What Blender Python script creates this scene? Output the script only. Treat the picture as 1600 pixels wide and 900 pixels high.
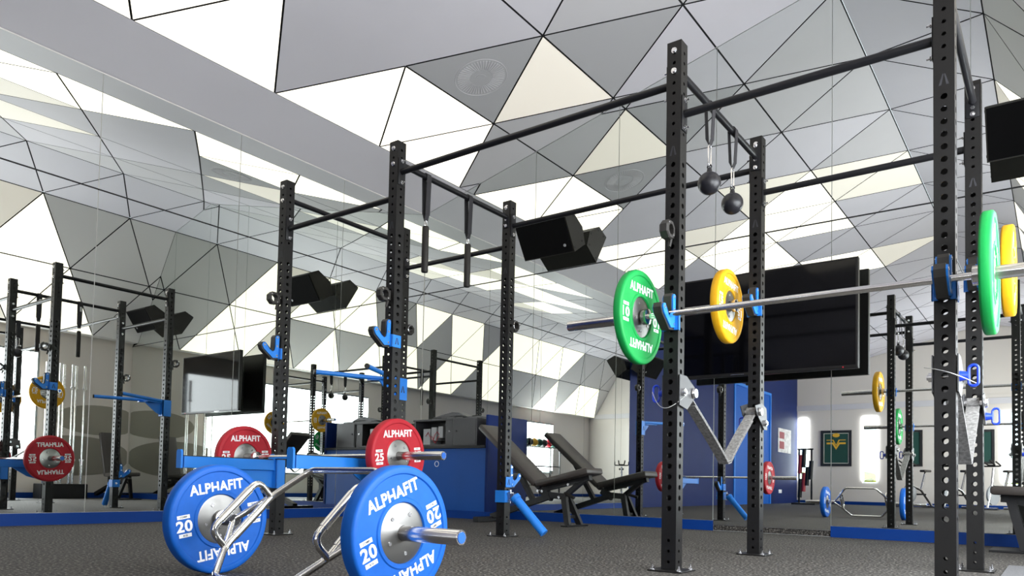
import bpy, bmesh, math, random
from mathutils import Vector, Matrix

for o in list(bpy.data.objects):
    bpy.data.objects.remove(o)
S = bpy.context.scene
COL = S.collection
random.seed(4)
PI = math.pi

# ------------------------------------------------------------------ camera, world, exposure
cam_d = bpy.data.cameras.new('camera')
cam = bpy.data.objects.new('camera', cam_d)
COL.objects.link(cam)
cam_d.sensor_width = 36.0
cam_d.lens = 1171.906 / 1600 * 36.0
cam_d.shift_x = (800 - 791.119) / 1600
cam_d.shift_y = (706.972 - 450) / 1600
cam_d.clip_start = 0.02
CR = [[0.8038192, -0.5948216, 0.0078737], [0.5945074, 0.8027896, -0.0457144], [0.0208710, 0.0414271, 0.9989235]]
cam.matrix_world = Matrix(((CR[0][0], CR[0][2], -CR[0][1], 4.50241),
                           (CR[1][0], CR[1][2], -CR[1][1], -3.34147),
                           (CR[2][0], CR[2][2], -CR[2][1], 0.39671), (0, 0, 0, 1)))
S.camera = cam
S.view_settings.view_transform = 'Standard'
S.view_settings.look = 'None'
S.view_settings.gamma = 1.0
S.view_settings.use_curve_mapping = False
S.view_settings.exposure = -0.35
S.cycles.max_bounces = 14
S.cycles.glossy_bounces = 8
S.cycles.diffuse_bounces = 5
S.cycles.use_denoising = True
S.cycles.sample_clamp_indirect = 8.0

PANEL_LIGHT = 1.75          # radiance of the backlit ceiling panels
SKY_LIGHT = 3.0            # radiance of the overcast sky behind the windows
W = bpy.data.worlds.new('sky')
S.world = W
W.use_nodes = True
W.node_tree.nodes['Background'].inputs[0].default_value = (0.86, 0.93, 1.0, 1)
W.node_tree.nodes['Background'].inputs[1].default_value = SKY_LIGHT
sun_d = bpy.data.lights.new('sun', 'SUN')
sun_d.energy = 2.0
sun_d.angle = 0.1
sun_d.color = (1.0, 0.96, 0.9)
sun = bpy.data.objects.new('sun', sun_d)
COL.objects.link(sun)
sun.rotation_euler = (math.radians(20), math.radians(58), 0)


def window_light(name, loc, rot, sx, sy, energy):
    # daylight entering at a window opening
    d = bpy.data.lights.new(name, 'AREA')
    d.shape = 'RECTANGLE'
    d.size, d.size_y, d.energy = sx, sy, energy
    d.color = (0.92, 0.96, 1.0)
    o = bpy.data.objects.new(name, d)
    o.location, o.rotation_euler = loc, rot
    COL.objects.link(o)
    return o


# ------------------------------------------------------------------ materials
def mat(name, col, rough=0.5, metal=0.0, bump=0.0, bscale=200.0, var=0.0, vscale=30.0, spec=0.5, emit=None, estr=0.0):
    m = bpy.data.materials.new(name)
    m.use_nodes = True
    nt = m.node_tree
    b = nt.nodes['Principled BSDF']
    b.inputs['Base Color'].default_value = (*col, 1)
    b.inputs['Roughness'].default_value = rough
    b.inputs['Metallic'].default_value = metal
    b.inputs['Specular IOR Level'].default_value = spec
    if emit:
        b.inputs['Emission Color'].default_value = (*emit, 1)
        b.inputs['Emission Strength'].default_value = estr
    tc = None
    if bump or var:
        tc = nt.nodes.new('ShaderNodeTexCoord')
    if bump:
        n = nt.nodes.new('ShaderNodeTexNoise')
        n.inputs['Scale'].default_value = bscale
        n.inputs['Detail'].default_value = 4
        bp = nt.nodes.new('ShaderNodeBump')
        bp.inputs['Strength'].default_value = bump
        bp.inputs['Distance'].default_value = 0.004
        nt.links.new(tc.outputs['Object'], n.inputs['Vector'])
        nt.links.new(n.outputs['Fac'], bp.inputs['Height'])
        nt.links.new(bp.outputs['Normal'], b.inputs['Normal'])
    if var:
        n = nt.nodes.new('ShaderNodeTexNoise')
        n.inputs['Scale'].default_value = vscale
        n.inputs['Detail'].default_value = 5
        r = nt.nodes.new('ShaderNodeValToRGB')
        r.color_ramp.elements[0].position = 0.3
        r.color_ramp.elements[1].position = 0.7
        r.color_ramp.elements[0].color = tuple(c * (1 - var) for c in col) + (1,)
        r.color_ramp.elements[1].color = tuple(min(1, c * (1 + var)) for c in col) + (1,)
        nt.links.new(tc.outputs['Object'], n.inputs['Vector'])
        nt.links.new(n.outputs['Fac'], r.inputs['Fac'])
        nt.links.new(r.outputs['Color'], b.inputs['Base Color'])
    return m


M = {}
M['black_steel'] = mat('black_powder_coat', (0.0065, 0.006, 0.006), 0.40, 0.0, bump=0.12, bscale=900, spec=0.32)
M['bar_black'] = mat('black_satin_tube', (0.008, 0.008, 0.0095), 0.36, 0.0, spec=0.28)
M['zinc'] = mat('zinc_bolt', (0.82, 0.82, 0.84), 0.22, 1.0)
M['chrome'] = mat('chrome_steel', (0.80, 0.79, 0.77), 0.13, 1.0)
M['brushed'] = mat('brushed_steel', (0.24, 0.235, 0.225), 0.38, 1.0, bump=0.08, bscale=300)
M['sleeve'] = mat('polished_sleeve', (0.62, 0.61, 0.61), 0.2, 1.0)
M['blue'] = mat('blue_powder_coat', (0.012, 0.20, 0.70), 0.38, bump=0.05, bscale=700)
M['liner'] = mat('black_plastic_liner', (0.02, 0.018, 0.016), 0.45)
M['pl_blue'] = mat('blue_bumper_rubber', (0.006, 0.105, 0.47), 0.5, bump=0.06, bscale=400, var=0.05, spec=0.25)
M['pl_red'] = mat('red_bumper_rubber', (0.43, 0.018, 0.030), 0.5, bump=0.06, bscale=400, var=0.05, spec=0.25)
M['pl_green'] = mat('green_bumper_rubber', (0.006, 0.27, 0.055), 0.5, bump=0.06, bscale=400, var=0.05, spec=0.25)
M['pl_yellow'] = mat('yellow_bumper_rubber', (0.66, 0.345, 0.008), 0.5, bump=0.06, bscale=400, var=0.05, spec=0.25)
M['white'] = mat('white_print', (0.86, 0.86, 0.86), 0.5)
M['ink'] = mat('black_print', (0.02, 0.02, 0.025), 0.6)
M['cap_blue'] = mat('blue_end_cap', (0.02, 0.12, 0.5), 0.3)
M['wall_blue'] = mat('deep_blue_paint', (0.0006, 0.014, 0.105), 0.5, var=0.05, vscale=3, spec=0.2)
M['base_blue'] = mat('blue_skirting_paint', (0.0008, 0.035, 0.21), 0.45, var=0.04, vscale=5, spec=0.2)
M['counter_blue'] = mat('blue_laminate', (0.002, 0.065, 0.30), 0.4, var=0.05, vscale=3, spec=0.3)
M['beige'] = mat('warm_grey_wall_paint', (0.68, 0.63, 0.575), 0.7, bump=0.03, bscale=120)
M['offwhite'] = mat('offwhite_paint', (0.80, 0.78, 0.75), 0.6)
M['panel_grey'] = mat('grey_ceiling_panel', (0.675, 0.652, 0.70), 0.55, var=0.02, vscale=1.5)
M['panel_mid'] = mat('mid_grey_ceiling_panel', (0.60, 0.585, 0.605), 0.55, var=0.02, vscale=1.5)  # panel shading put into a darker paint; vent parts share the tone
M['panel_dark'] = mat('perforated_and_shaded_panel', (0.47, 0.465, 0.48), 0.6, bump=0.3, bscale=900)  # vent panel's own dark tone, also painted shading on a plain panel
M['seam'] = mat('dark_ceiling_gap', (0.012, 0.012, 0.014), 0.8)
M['pad'] = mat('black_vinyl_pad', (0.040, 0.033, 0.029), 0.42, bump=0.1, bscale=500)
M['frame_black'] = mat('black_bench_frame', (0.008, 0.008, 0.009), 0.45, spec=0.3)
M['speaker'] = mat('black_speaker_box', (0.013, 0.0115, 0.0085), 0.55, bump=0.1, bscale=800, spec=0.35)
M['grille'] = mat('black_speaker_grille', (0.0015, 0.0015, 0.0018), 0.8, bump=0.5, bscale=1500, spec=0.1)
M['screen'] = mat('dark_screen_glass', (0.0015, 0.0015, 0.002), 0.06, spec=0.22)
M['bezel'] = mat('black_screen_bezel', (0.006, 0.0055, 0.0055), 0.35, spec=0.3)
M['webbing'] = mat('grey_webbing', (0.20, 0.195, 0.19), 0.75, bump=0.8, bscale=260, var=0.45, vscale=70)
M['web_black'] = mat('black_webbing', (0.011, 0.010, 0.013), 0.7, bump=0.3, bscale=350)
M['iron'] = mat('black_grip_ball_coat', (0.012, 0.0115, 0.015), 0.34, bump=0.1, bscale=400, spec=0.4)
M['grip_rubber'] = mat('black_foam_grip', (0.016, 0.014, 0.012), 0.6, spec=0.3)
M['steel_plate'] = mat('grey_steel_bracket', (0.075, 0.075, 0.078), 0.42, 0.3)
M['pull_blue'] = mat('royal_blue_plastic', (0.012, 0.05, 0.55), 0.3)
M['cable'] = mat('coated_wire_cable', (0.55, 0.55, 0.55), 0.35, 0.6)
M['case'] = mat('black_equipment_case', (0.03, 0.03, 0.033), 0.4, bump=0.08, bscale=300)
M['case_grey'] = mat('grey_equipment_parts', (0.35, 0.36, 0.37), 0.4, 0.3)
M['mat_grey'] = mat('grey_rubber_mat', (0.11, 0.11, 0.115), 0.8, bump=0.3, bscale=200, var=0.3, vscale=150)
M['frame_dark'] = mat('dark_picture_frame', (0.02, 0.02, 0.022), 0.35)
M['jersey_green'] = mat('dark_green_cloth', (0.008, 0.06, 0.045), 0.7)
M['gold'] = mat('gold_cloth', (0.75, 0.42, 0.03), 0.6)
M['skinbeige'] = mat('cream_mount_board', (0.75, 0.70, 0.62), 0.7)
M['red_gear'] = mat('dark_red_gear', (0.30, 0.02, 0.03), 0.5)
M['mirror_edge'] = mat('pale_mirror_edge', (0.80, 0.83, 0.80), 0.4)
M['alu'] = mat('window_frame_metal', (0.30, 0.33, 0.34), 0.4, 0.5)
M['hedge'] = mat('yellow_green_leaves', (0.30, 0.30, 0.05), 0.8, bump=0.8, bscale=20, var=0.7, vscale=6)
M['pavement'] = mat('pale_concrete_ground', (0.35, 0.35, 0.33), 0.9, var=0.1, vscale=2)
M['arc_grey'] = mat('taupe_wall_graphic', (0.30, 0.28, 0.23), 0.7)
M['poster'] = mat('printed_poster_paper', (0.75, 0.70, 0.68), 0.5, var=0.4, vscale=8)


def mirror_mat():
    m = bpy.data.materials.new('silvered_mirror')
    m.use_nodes = True
    b = m.node_tree.nodes['Principled BSDF']
    b.inputs['Base Color'].default_value = (0.83, 0.86, 0.832, 1)
    b.inputs['Metallic'].default_value = 1.0
    b.inputs['Roughness'].default_value = 0.0
    return m


def glass_mat():
    m = bpy.data.materials.new('window_glass')
    m.use_nodes = True
    nt = m.node_tree
    nt.nodes.clear()
    o = nt.nodes.new('ShaderNodeOutputMaterial')
    t = nt.nodes.new('ShaderNodeBsdfTransparent')
    t.inputs[0].default_value = (0.93, 0.97, 0.97, 1)
    g = nt.nodes.new('ShaderNodeBsdfGlossy')
    g.inputs['Roughness'].default_value = 0.02
    x = nt.nodes.new('ShaderNodeMixShader')
    x.inputs[0].default_value = 0.06
    nt.links.new(t.outputs[0], x.inputs[1])
    nt.links.new(g.outputs[0], x.inputs[2])
    nt.links.new(x.outputs[0], o.inputs[0])
    return m


def panel_mat(name, col, strength):
    m = bpy.data.materials.new(name)
    m.use_nodes = True
    b = m.node_tree.nodes['Principled BSDF']
    b.inputs['Base Color'].default_value = (0.8, 0.77, 0.70, 1)
    b.inputs['Roughness'].default_value = 0.5
    b.inputs['Emission Color'].default_value = (*col, 1)
    b.inputs['Emission Strength'].default_value = strength
    return m


def floor_mat():
    m = bpy.data.materials.new('black_rubber_gym_floor')
    m.use_nodes = True
    nt = m.node_tree
    b = nt.nodes['Principled BSDF']
    tc = nt.nodes.new('ShaderNodeTexCoord')
    n1 = nt.nodes.new('ShaderNodeTexNoise')
    n1.inputs['Scale'].default_value = 75
    n1.inputs['Detail'].default_value = 3
    r1 = nt.nodes.new('ShaderNodeValToRGB')
    e = r1.color_ramp.elements
    e[0].position, e[0].color = 0.42, (0.014, 0.0125, 0.011, 1)
    e[1].position, e[1].color = 0.60, (0.105, 0.096, 0.087, 1)
    x = e.new(0.70)
    x.color = (0.34, 0.315, 0.285, 1)
    # faint joints between the floor rolls
    br = nt.nodes.new('ShaderNodeTexBrick')
    br.offset = 0.5
    br.inputs['Scale'].default_value = 1.0
    br.inputs['Brick Width'].default_value = 1.0
    br.inputs['Row Height'].default_value = 1.0
    br.inputs['Mortar Size'].default_value = 0.003
    br.inputs['Color1'].default_value = (1, 1, 1, 1)
    br.inputs['Color2'].default_value = (0.92, 0.92, 0.92, 1)
    br.inputs['Mortar'].default_value = (0.4, 0.4, 0.4, 1)
    mx = nt.nodes.new('ShaderNodeMixRGB')
    mx.blend_type = 'MULTIPLY'
    mx.inputs[0].default_value = 1.0
    bp = nt.nodes.new('ShaderNodeBump')
    bp.inputs['Strength'].default_value = 0.9
    bp.inputs['Distance'].default_value = 0.004
    L = nt.links.new
    L(tc.outputs['Object'], n1.inputs['Vector'])
    L(tc.outputs['Object'], br.inputs['Vector'])
    L(n1.outputs['Fac'], r1.inputs['Fac'])
    L(r1.outputs['Color'], mx.inputs[1])
    L(br.outputs['Color'], mx.inputs[2])
    L(mx.outputs['Color'], b.inputs['Base Color'])
    L(n1.outputs['Fac'], bp.inputs['Height'])
    L(bp.outputs['Normal'], b.inputs['Normal'])
    b.inputs['Roughness'].default_value = 0.75
    b.inputs['Specular IOR Level'].default_value = 0.3
    return m


M['mirror'] = mirror_mat()
M['glass'] = glass_mat()
M['floor'] = floor_mat()
M['lit'] = panel_mat('backlit_cream_panel', (1.0, 0.93, 0.785), PANEL_LIGHT)
M['lit_soft'] = panel_mat('softly_backlit_cream_panel', (1.0, 0.89, 0.75), PANEL_LIGHT * 0.27)


# ------------------------------------------------------------------ mesh helpers
def V(*a):
    return Vector(a)


def link(name, bm, m, parent=None, smooth=False, mats=None):
    me = bpy.data.meshes.new(name)
    bmesh.ops.recalc_face_normals(bm, faces=bm.faces[:])
    bm.to_mesh(me)
    bm.free()
    for x in (mats or [m]):
        me.materials.append(x)
    if smooth:
        me.polygons.foreach_set('use_smooth', [True] * len(me.polygons))
        me.set_sharp_from_angle(angle=math.radians(35))
    o = bpy.data.objects.new(name, me)
    COL.objects.link(o)
    if parent is not None:
        o.parent = parent
    return o


def box(bm, lo, hi, mtx=None, bev=0.0):
    n0 = len(bm.verts)
    vs = [bm.verts.new((x, y, z)) for x in (lo[0], hi[0]) for y in (lo[1], hi[1]) for z in (lo[2], hi[2])]
    fs = [(0, 1, 3, 2), (4, 6, 7, 5), (0, 4, 5, 1), (2, 3, 7, 6), (0, 2, 6, 4), (1, 5, 7, 3)]
    faces = [bm.faces.new([vs[i] for i in f]) for f in fs]
    geo = vs
    if bev > 0:
        ed = list({e for f in faces for e in f.edges})
        r = bmesh.ops.bevel(bm, geom=ed, offset=bev, segments=2, affect='EDGES', profile=0.5)
        geo = list({v for f in r['faces'] for v in f.verts} | {v for v in vs if v.is_valid})
    if mtx is not None:
        bmesh.ops.transform(bm, matrix=mtx, verts=geo)
    return geo


def frame_of(d):
    d = d.normalized()
    a = V(0, 0, 1) if abs(d.z) < 0.95 else V(1, 0, 0)
    u = d.cross(a).normalized()
    return u, d.cross(u).normalized()


def cyl(bm, p, q, r, r2=None, n=16, cap=True):
    p, q = Vector(p), Vector(q)
    r2 = r if r2 is None else r2
    u, w = frame_of(q - p)
    A = [bm.verts.new(p + (u * math.cos(2 * PI * i / n) + w * math.sin(2 * PI * i / n)) * r) for i in range(n)]
    B = [bm.verts.new(q + (u * math.cos(2 * PI * i / n) + w * math.sin(2 * PI * i / n)) * r2) for i in range(n)]
    for i in range(n):
        j = (i + 1) % n
        bm.faces.new((A[i], A[j], B[j], B[i]))
    if cap:
        bm.faces.new(A)
        bm.faces.new(B)


def tube(bm, pts, r, n=12, closed=False, cap=True):
    pts = [Vector(p) for p in pts]
    m = len(pts)
    rings = []
    pu = None
    for i, p in enumerate(pts):
        if closed:
            d = pts[(i + 1) % m] - pts[i - 1]
        else:
            d = pts[min(i + 1, m - 1)] - pts[max(i - 1, 0)]
        d.normalize()
        if pu is None:
            u, _ = frame_of(d)
        else:
            u = pu - d * pu.dot(d)
            u = u.normalized() if u.length > 1e-6 else frame_of(d)[0]
        w = d.cross(u).normalized()
        pu = u
        rings.append([bm.verts.new(p + (u * math.cos(2 * PI * k / n) + w * math.sin(2 * PI * k / n)) * r) for k in range(n)])
    for i in range(m if closed else m - 1):
        a, b = rings[i], rings[(i + 1) % m]
        for k in range(n):
            l = (k + 1) % n
            bm.faces.new((a[k], a[l], b[l], b[k]))
    if cap and not closed:
        bm.faces.new(rings[0])
        bm.faces.new(rings[-1])


def rounded(pts, rad, seg=5):
    """polyline with its inner corners rounded"""
    pts = [Vector(p) for p in pts]
    out = [pts[0]]
    for i in range(1, len(pts) - 1):
        a, b, c = pts[i - 1], pts[i], pts[i + 1]
        d1, d2 = (a - b), (c - b)
        t = min(rad, d1.length * 0.45, d2.length * 0.45)
        p, q = b + d1.normalized() * t, b + d2.normalized() * t
        for k in range(seg + 1):
            s = k / seg
            out.append(p * (1 - s) ** 2 + b * 2 * s * (1 - s) + q * s * s)
    out.append(pts[-1])
    return out


def prism(bm, poly, axis, a, b):
    """polygon (2-D) extruded along axis 'x' | 'y' | 'z' from a to b; poly gives the other two coordinates"""
    def P(p, t):
        return {'x': (t, p[0], p[1]), 'y': (p[0], t, p[1]), 'z': (p[0], p[1], t)}[axis]
    A = [bm.verts.new(P(p, a)) for p in poly]
    B = [bm.verts.new(P(p, b)) for p in poly]
    n = len(poly)
    for i in range(n):
        j = (i + 1) % n
        bm.faces.new((A[i], A[j], B[j], B[i]))
    fa, fb = bm.faces.new(A), bm.faces.new(B)
    bmesh.ops.triangulate(bm, faces=[fa, fb])


def lathe_x(bm, prof, n=64):
    """closed profile of (x, radius) turned about the x axis"""
    rings = []
    for x, r in prof:
        if r < 1e-6:
            rings.append([bm.verts.new((x, 0, 0))])
        else:
            rings.append([bm.verts.new((x, r * math.cos(2 * PI * k / n), r * math.sin(2 * PI * k / n))) for k in range(n)])
    for a, b in zip(rings, rings[1:]):
        for k in range(n):
            l = (k + 1) % n
            if len(a) == 1 and len(b) == 1:
                continue
            if len(a) == 1:
                bm.faces.new((a[0], b[k], b[l]))
            elif len(b) == 1:
                bm.faces.new((a[k], a[l], b[0]))
            else:
                bm.faces.new((a[k], a[l], b[l], b[k]))


def sphere(bm, c, r, u=20, v=12, sc=(1, 1, 1)):
    mtx = Matrix.Translation(c) @ Matrix.Diagonal((sc[0], sc[1], sc[2], 1))
    bmesh.ops.create_uvsphere(bm, u_segments=u, v_segments=v, radius=r, matrix=mtx)


def ribbon(bm, pts, wdir, w, t):
    """flat band through pts, width w along wdir, thickness t"""
    pts = [Vector(p) for p in pts]
    wd = Vector(wdir).normalized()
    rows = []
    for i, p in enumerate(pts):
        d = (pts[min(i + 1, len(pts) - 1)] - pts[max(i - 1, 0)]).normalized()
        n = d.cross(wd).normalized()
        rows.append([bm.verts.new(p + wd * (s * w / 2) + n * (k * t / 2)) for s, k in ((-1, -1), (1, -1), (1, 1), (-1, 1))])
    for a, b in zip(rows, rows[1:]):
        for k in range(4):
            l = (k + 1) % 4
            bm.faces.new((a[k], a[l], b[l], b[k]))
    bm.faces.new(rows[0])
    bm.faces.new(rows[-1])


def empty(name, loc=(0, 0, 0), rot=(0, 0, 0)):
    o = bpy.data.objects.new(name, None)
    COL.objects.link(o)
    o.location, o.rotation_euler = loc, rot
    o.empty_display_size = 0.05
    return o


def tag(o, label, cat, group=None, kind=None):
    o['label'], o['category'] = label, cat
    if group:
        o['group'] = group
    if kind:
        o['kind'] = kind
    return o


def struct(o):
    o['kind'] = 'structure'
    return o


def dup(root, loc=None, rot=None, label=None, group=None):
    r = root.copy()
    COL.objects.link(r)
    if loc is not None:
        r.location = loc
    if rot is not None:
        r.rotation_euler = rot
    if label:
        r['label'] = label
    if group:
        r['group'] = group
    for ch in list(root.children):
        c = ch.copy()
        COL.objects.link(c)
        c.parent = r
        for g in list(ch.children):
            d = g.copy()
            COL.objects.link(d)
            d.parent = c
    return r


_text_cache = {}


def text_polys(body, bold=0.045):
    """letter outlines as triangles, unit cap height about 1, centred; returns (verts, faces)"""
    if body in _text_cache:
        return _text_cache[body]
    cu = bpy.data.curves.new('lettering_curve', 'FONT')
    cu.body = body
    cu.align_x, cu.align_y = 'CENTER', 'CENTER'
    cu.size = 1.4
    cu.offset = bold
    cu.space_character = 1.06
    cu.resolution_u = 3
    ob = bpy.data.objects.new('lettering_source', cu)
    COL.objects.link(ob)
    dg = bpy.context.evaluated_depsgraph_get()
    me = bpy.data.meshes.new_from_object(ob.evaluated_get(dg))
    vs = [tuple(v.co) for v in me.vertices]
    fs = [tuple(p.vertices) for p in me.polygons]
    bpy.data.objects.remove(ob)
    bpy.data.curves.remove(cu)
    bpy.data.meshes.remove(me)
    _text_cache[body] = (vs, fs)
    return vs, fs


def put_text(bm, body, fn, height, squeeze=1.0, bold=0.045):
    """height = letter height, squeeze = overall width, both in metres; fn maps flat (x, y) to a 3-D point"""
    vs, fs = text_polys(body, bold)
    x0, x1 = min(v[0] for v in vs), max(v[0] for v in vs)
    y0, y1 = min(v[1] for v in vs), max(v[1] for v in vs)
    kx, ky = squeeze / (x1 - x0), height / (y1 - y0)
    nv = [bm.verts.new(fn((x - (x0 + x1) / 2) * kx, (y - (y0 + y1) / 2) * ky)) for x, y, z in vs]
    for f in fs:
        try:
            bm.faces.new([nv[i] for i in f])
        except ValueError:
            pass


# ------------------------------------------------------------------ room dimensions
XL, YB, XR, YF = -1.861, 3.459, 5.30, -12.95
COLS = [(-1.21, 3.89, 'A'), (-0.205, 4.123, 'B'), (0.835, 4.371, 'A'), (1.87, 4.617, 'B'), (2.92, 4.867, 'A'),
        (3.985, 4.60, 'B'), (4.54, 3.70, 'A'), (5.10, 2.78, 'B')]
ZT = 3.735


def ceil_z(x):
    pts = [(XL, ZT)] + [(c[0], c[1]) for c in COLS] + [(XR, 2.78)]
    for (x0, z0), (x1, z1) in zip(pts, pts[1:]):
        if x0 <= x <= x1:
            return z0 + (z1 - z0) * (x - x0) / (x1 - x0)
    return 2.78


# floor
bm = bmesh.new()
box(bm, (XL - 0.1, YF - 0.1, -0.06), (XR + 0.1, YB + 0.1, 0.0))
struct(link('floor', bm, M['floor']))
# ground and planting outside the windows
bm = bmesh.new()
box(bm, (XR + 0.15, -40, -0.30), (40, 30, -0.2))
box(bm, (-30, -40, -0.30), (XR + 0.15, YF - 0.15, -0.2))
struct(link('ground', bm, M['pavement']))
bm = bmesh.new()
for i in range(60):
    sphere(bm, (9.0 + random.random() * 1.5, -16 + i * 0.36, random.random() * 0.35), 0.55 + random.random() * 0.45, 10, 7)
for i in range(26):
    sphere(bm, (-4 + i * 0.38, -17.5 - random.random(), random.random() * 0.3), 0.5 + random.random() * 0.4, 10, 7)
tag(link('hedge', bm, M['hedge'], smooth=True), 'yellow green planting outside the tall gym windows', 'hedge', kind='stuff')

# back wall (mirrored) and left wall (mirrored in front, painted behind)
SEAM_Z = 2.73


def wall_poly(name, axis, at0, at1, poly, m):
    bm = bmesh.new()
    prism(bm, poly, axis, at0, at1)
    return struct(link(name, bm, m))


prof = [(XL, ZT)] + [(c[0], c[1]) for c in COLS] + [(XR, 2.78)]
wb = wall_poly('wall_back', 'y', YB + 0.012, YB + 0.12, [(XL - 0.1, -0.05), (XR + 0.1, -0.05), (XR + 0.1, 2.95)] + [(x, z + 0.15) for x, z in prof[::-1]], M['mirror_edge'])
wl = wall_poly('wall_left', 'x', XL - 0.12, XL - 0.012, [(YF, -0.05), (YB + 0.1, -0.05), (YB + 0.1, ZT + 0.1), (YF, ZT + 0.1)], M['offwhite'])
HB = 0.092
G = 0.003


def pane(parent, axis, at, poly, th=0.008):
    bm = bmesh.new()
    if axis == 'y':
        prism(bm, poly, 'y', at, at + th)
    else:
        prism(bm, poly, 'x', at - th, at)
    return link('mirror_pane', bm, M['mirror'], parent)


bx = [XL + 0.004, -0.20, 0.84, 1.88, 2.92, 3.95, XR - 0.004]
for i in range(6):
    x0, x1 = bx[i] + G, bx[i + 1] - G
    up = [(x0, SEAM_Z + G), (x1, SEAM_Z + G)]
    brk = [x1] + sorted([c[0] for c in COLS if x0 < c[0] < x1], reverse=True) + [x0]
    top = [(x, ceil_z(x) - 0.004) for x in brk]
    pane(wb, 'y', YB, up + top)
    if i != 3:
        pane(wb, 'y', YB, [(x0, HB + 0.004), (x1, HB + 0.004), (x1, SEAM_Z - G), (x0, SEAM_Z - G)])
# the mirrored door leaf in the back wall, running down almost to the floor
bm = bmesh.new()
box(bm, (1.884, YB + 0.006, 0.004), (2.916, YB + 0.0115, SEAM_Z - 0.004))
door = struct(link('door_1', bm, M['floor']))
pane(door, 'y', YB + 0.001, [(1.884, 0.055), (2.916, 0.055), (2.916, SEAM_Z - 0.005), (1.884, SEAM_Z - 0.005)], 0.005)
bm = bmesh.new()
box(bm, (1.884, YB - 0.001, 0.051), (2.916, YB + 0.004, 0.055))
link('bottom_rail', bm, M['brushed'], door)

ly = [-2.10, -1.78, -0.475, 0.83, 2.13, YB - 0.004]
for i in range(5):
    y0, y1 = ly[i] + G, ly[i + 1] - G
    for z0, z1 in ((HB + 0.004, SEAM_Z - G + 0.02), (SEAM_Z + G + 0.02, ZT - 0.012)):
        pane(wl, 'x', XL, [(y0, z0), (y1, z0), (y1, z1), (y0, z1)])
# thin pale trim on the top edge of the left mirrors
bm = bmesh.new()
box(bm, (XL - 0.008, -2.1, ZT - 0.012), (XL + 0.004, YB - 0.004, ZT - 0.003))
struct(link('trim_1', bm, M['offwhite']))

# dark joint between the lower and the upper row of mirrors
bm = bmesh.new()
box(bm, (XL - 0.006, -2.1, SEAM_Z + 0.014), (XL + 0.0015, YB - 0.002, SEAM_Z + 0.026))
struct(link('trim_4', bm, M['seam']))
bm = bmesh.new()
box(bm, (XL + 0.002, YB - 0.0015, SEAM_Z - 0.006), (XR - 0.002, YB + 0.006, SEAM_Z + 0.006))
struct(link('trim_5', bm, M['seam']))

# skirting boards
for nm, lo, hi in (('baseboard_left', (XL - 0.01, -2.10, 0), (XL + 0.012, YB, HB)),
                   ('baseboard_back_1', (XL, YB - 0.012, 0), (1.880, YB + 0.01, HB)),
                   ('baseboard_back_2', (2.920, YB - 0.012, 0), (XR, YB + 0.01, HB)),
                   ('baseboard_right', (XR - 0.012, YF, 0), (XR + 0.01, YB, HB)),
                   ('baseboard_front', (XL, YF - 0.01, 0), (XR, YF + 0.012, HB))):
    bm = bmesh.new()
    box(bm, lo, hi)
    struct(link(nm, bm, M['base_blue']))


# right wall and far wall with window openings
def holed_wall(name, axis, a0, a1, s0, s1, ztop, holes, m):
    """axis: the normal; holes: (s0, s1, z0, z1)"""
    bm = bmesh.new()
    ss = sorted({s0, s1} | {h[0] for h in holes} | {h[1] for h in holes})
    for p, q in zip(ss, ss[1:]):
        mid = (p + q) / 2
        hs = [h for h in holes if h[0] < mid < h[1]]
        spans = [(-0.05, ztop)]
        if hs:
            spans = [(-0.05, hs[0][2]), (hs[0][3], ztop)]
        for z0, z1 in spans:
            if axis == 'x':
                box(bm, (a0, p, z0), (a1, q, z1))
            else:
                box(bm, (p, a0, z0), (q, a1, z1))
    return struct(link(name, bm, m))


RH = [(-2.35, 1.95, 0.50, 2.42), (-8.75, -8.30, 1.10, 2.40), (-10.6, -9.05, 0.75, 2.40)]
FH = [(-1.80, -1.56, 0.62, 2.55), (-0.06, 0.33, 0.62, 2.55), (3.28, 3.64, 0.62, 2.55)]
holed_wall('wall_right', 'x', XR, XR + 0.14, YF - 0.1, YB + 0.12, 2.95, RH, M['beige'])
holed_wall('wall_front', 'y', YF - 0.14, YF, XL - 0.12, XR + 0.1, 3.0, FH, M['beige'])
wall_poly('wall_front_gable', 'y', YF - 0.14, YF - 0.02, [(XL - 0.1, 3.0), (XR, 3.0)] + [(x, z + 0.15) for x, z in prof[::-1]][1:], M['beige'])
bm = bmesh.new()
box(bm, (XL, YF - 0.01, 2.74), (XR, YF + 0.03, 2.90))
struct(link('trim_front', bm, M['panel_mid']))  # ledge band; the ledge's shadow is put into its grey
n_win = 0


def window(axis, at, h, mull):
    global n_win
    n_win += 1
    s0, s1, z0, z1 = h
    bm = bmesh.new()
    t = 0.035

    def bar(a, b, c, d):
        if axis == 'x':
            box(bm, (at + 0.03, a, c), (at + 0.09, b, d))
        else:
            box(bm, (a, at - 0.09, c), (b, at - 0.03, d))
    bar(s0, s1, z0, z0 + t)
    bar(s0, s1, z1 - t, z1)
    for s in [s0] + mull + [s1 - t]:
        bar(s, s + t, z0 + t, z1 - t)
    w = struct(link('window_%d' % n_win, bm, M['alu']))
    bm = bmesh.new()
    if axis == 'x':
        box(bm, (at + 0.058, s0, z0), (at + 0.062, s1, z1))
    else:
        box(bm, (s0, at - 0.062, z0), (s1, at - 0.058, z1))
    link('pane', bm, M['glass'], w)


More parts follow.
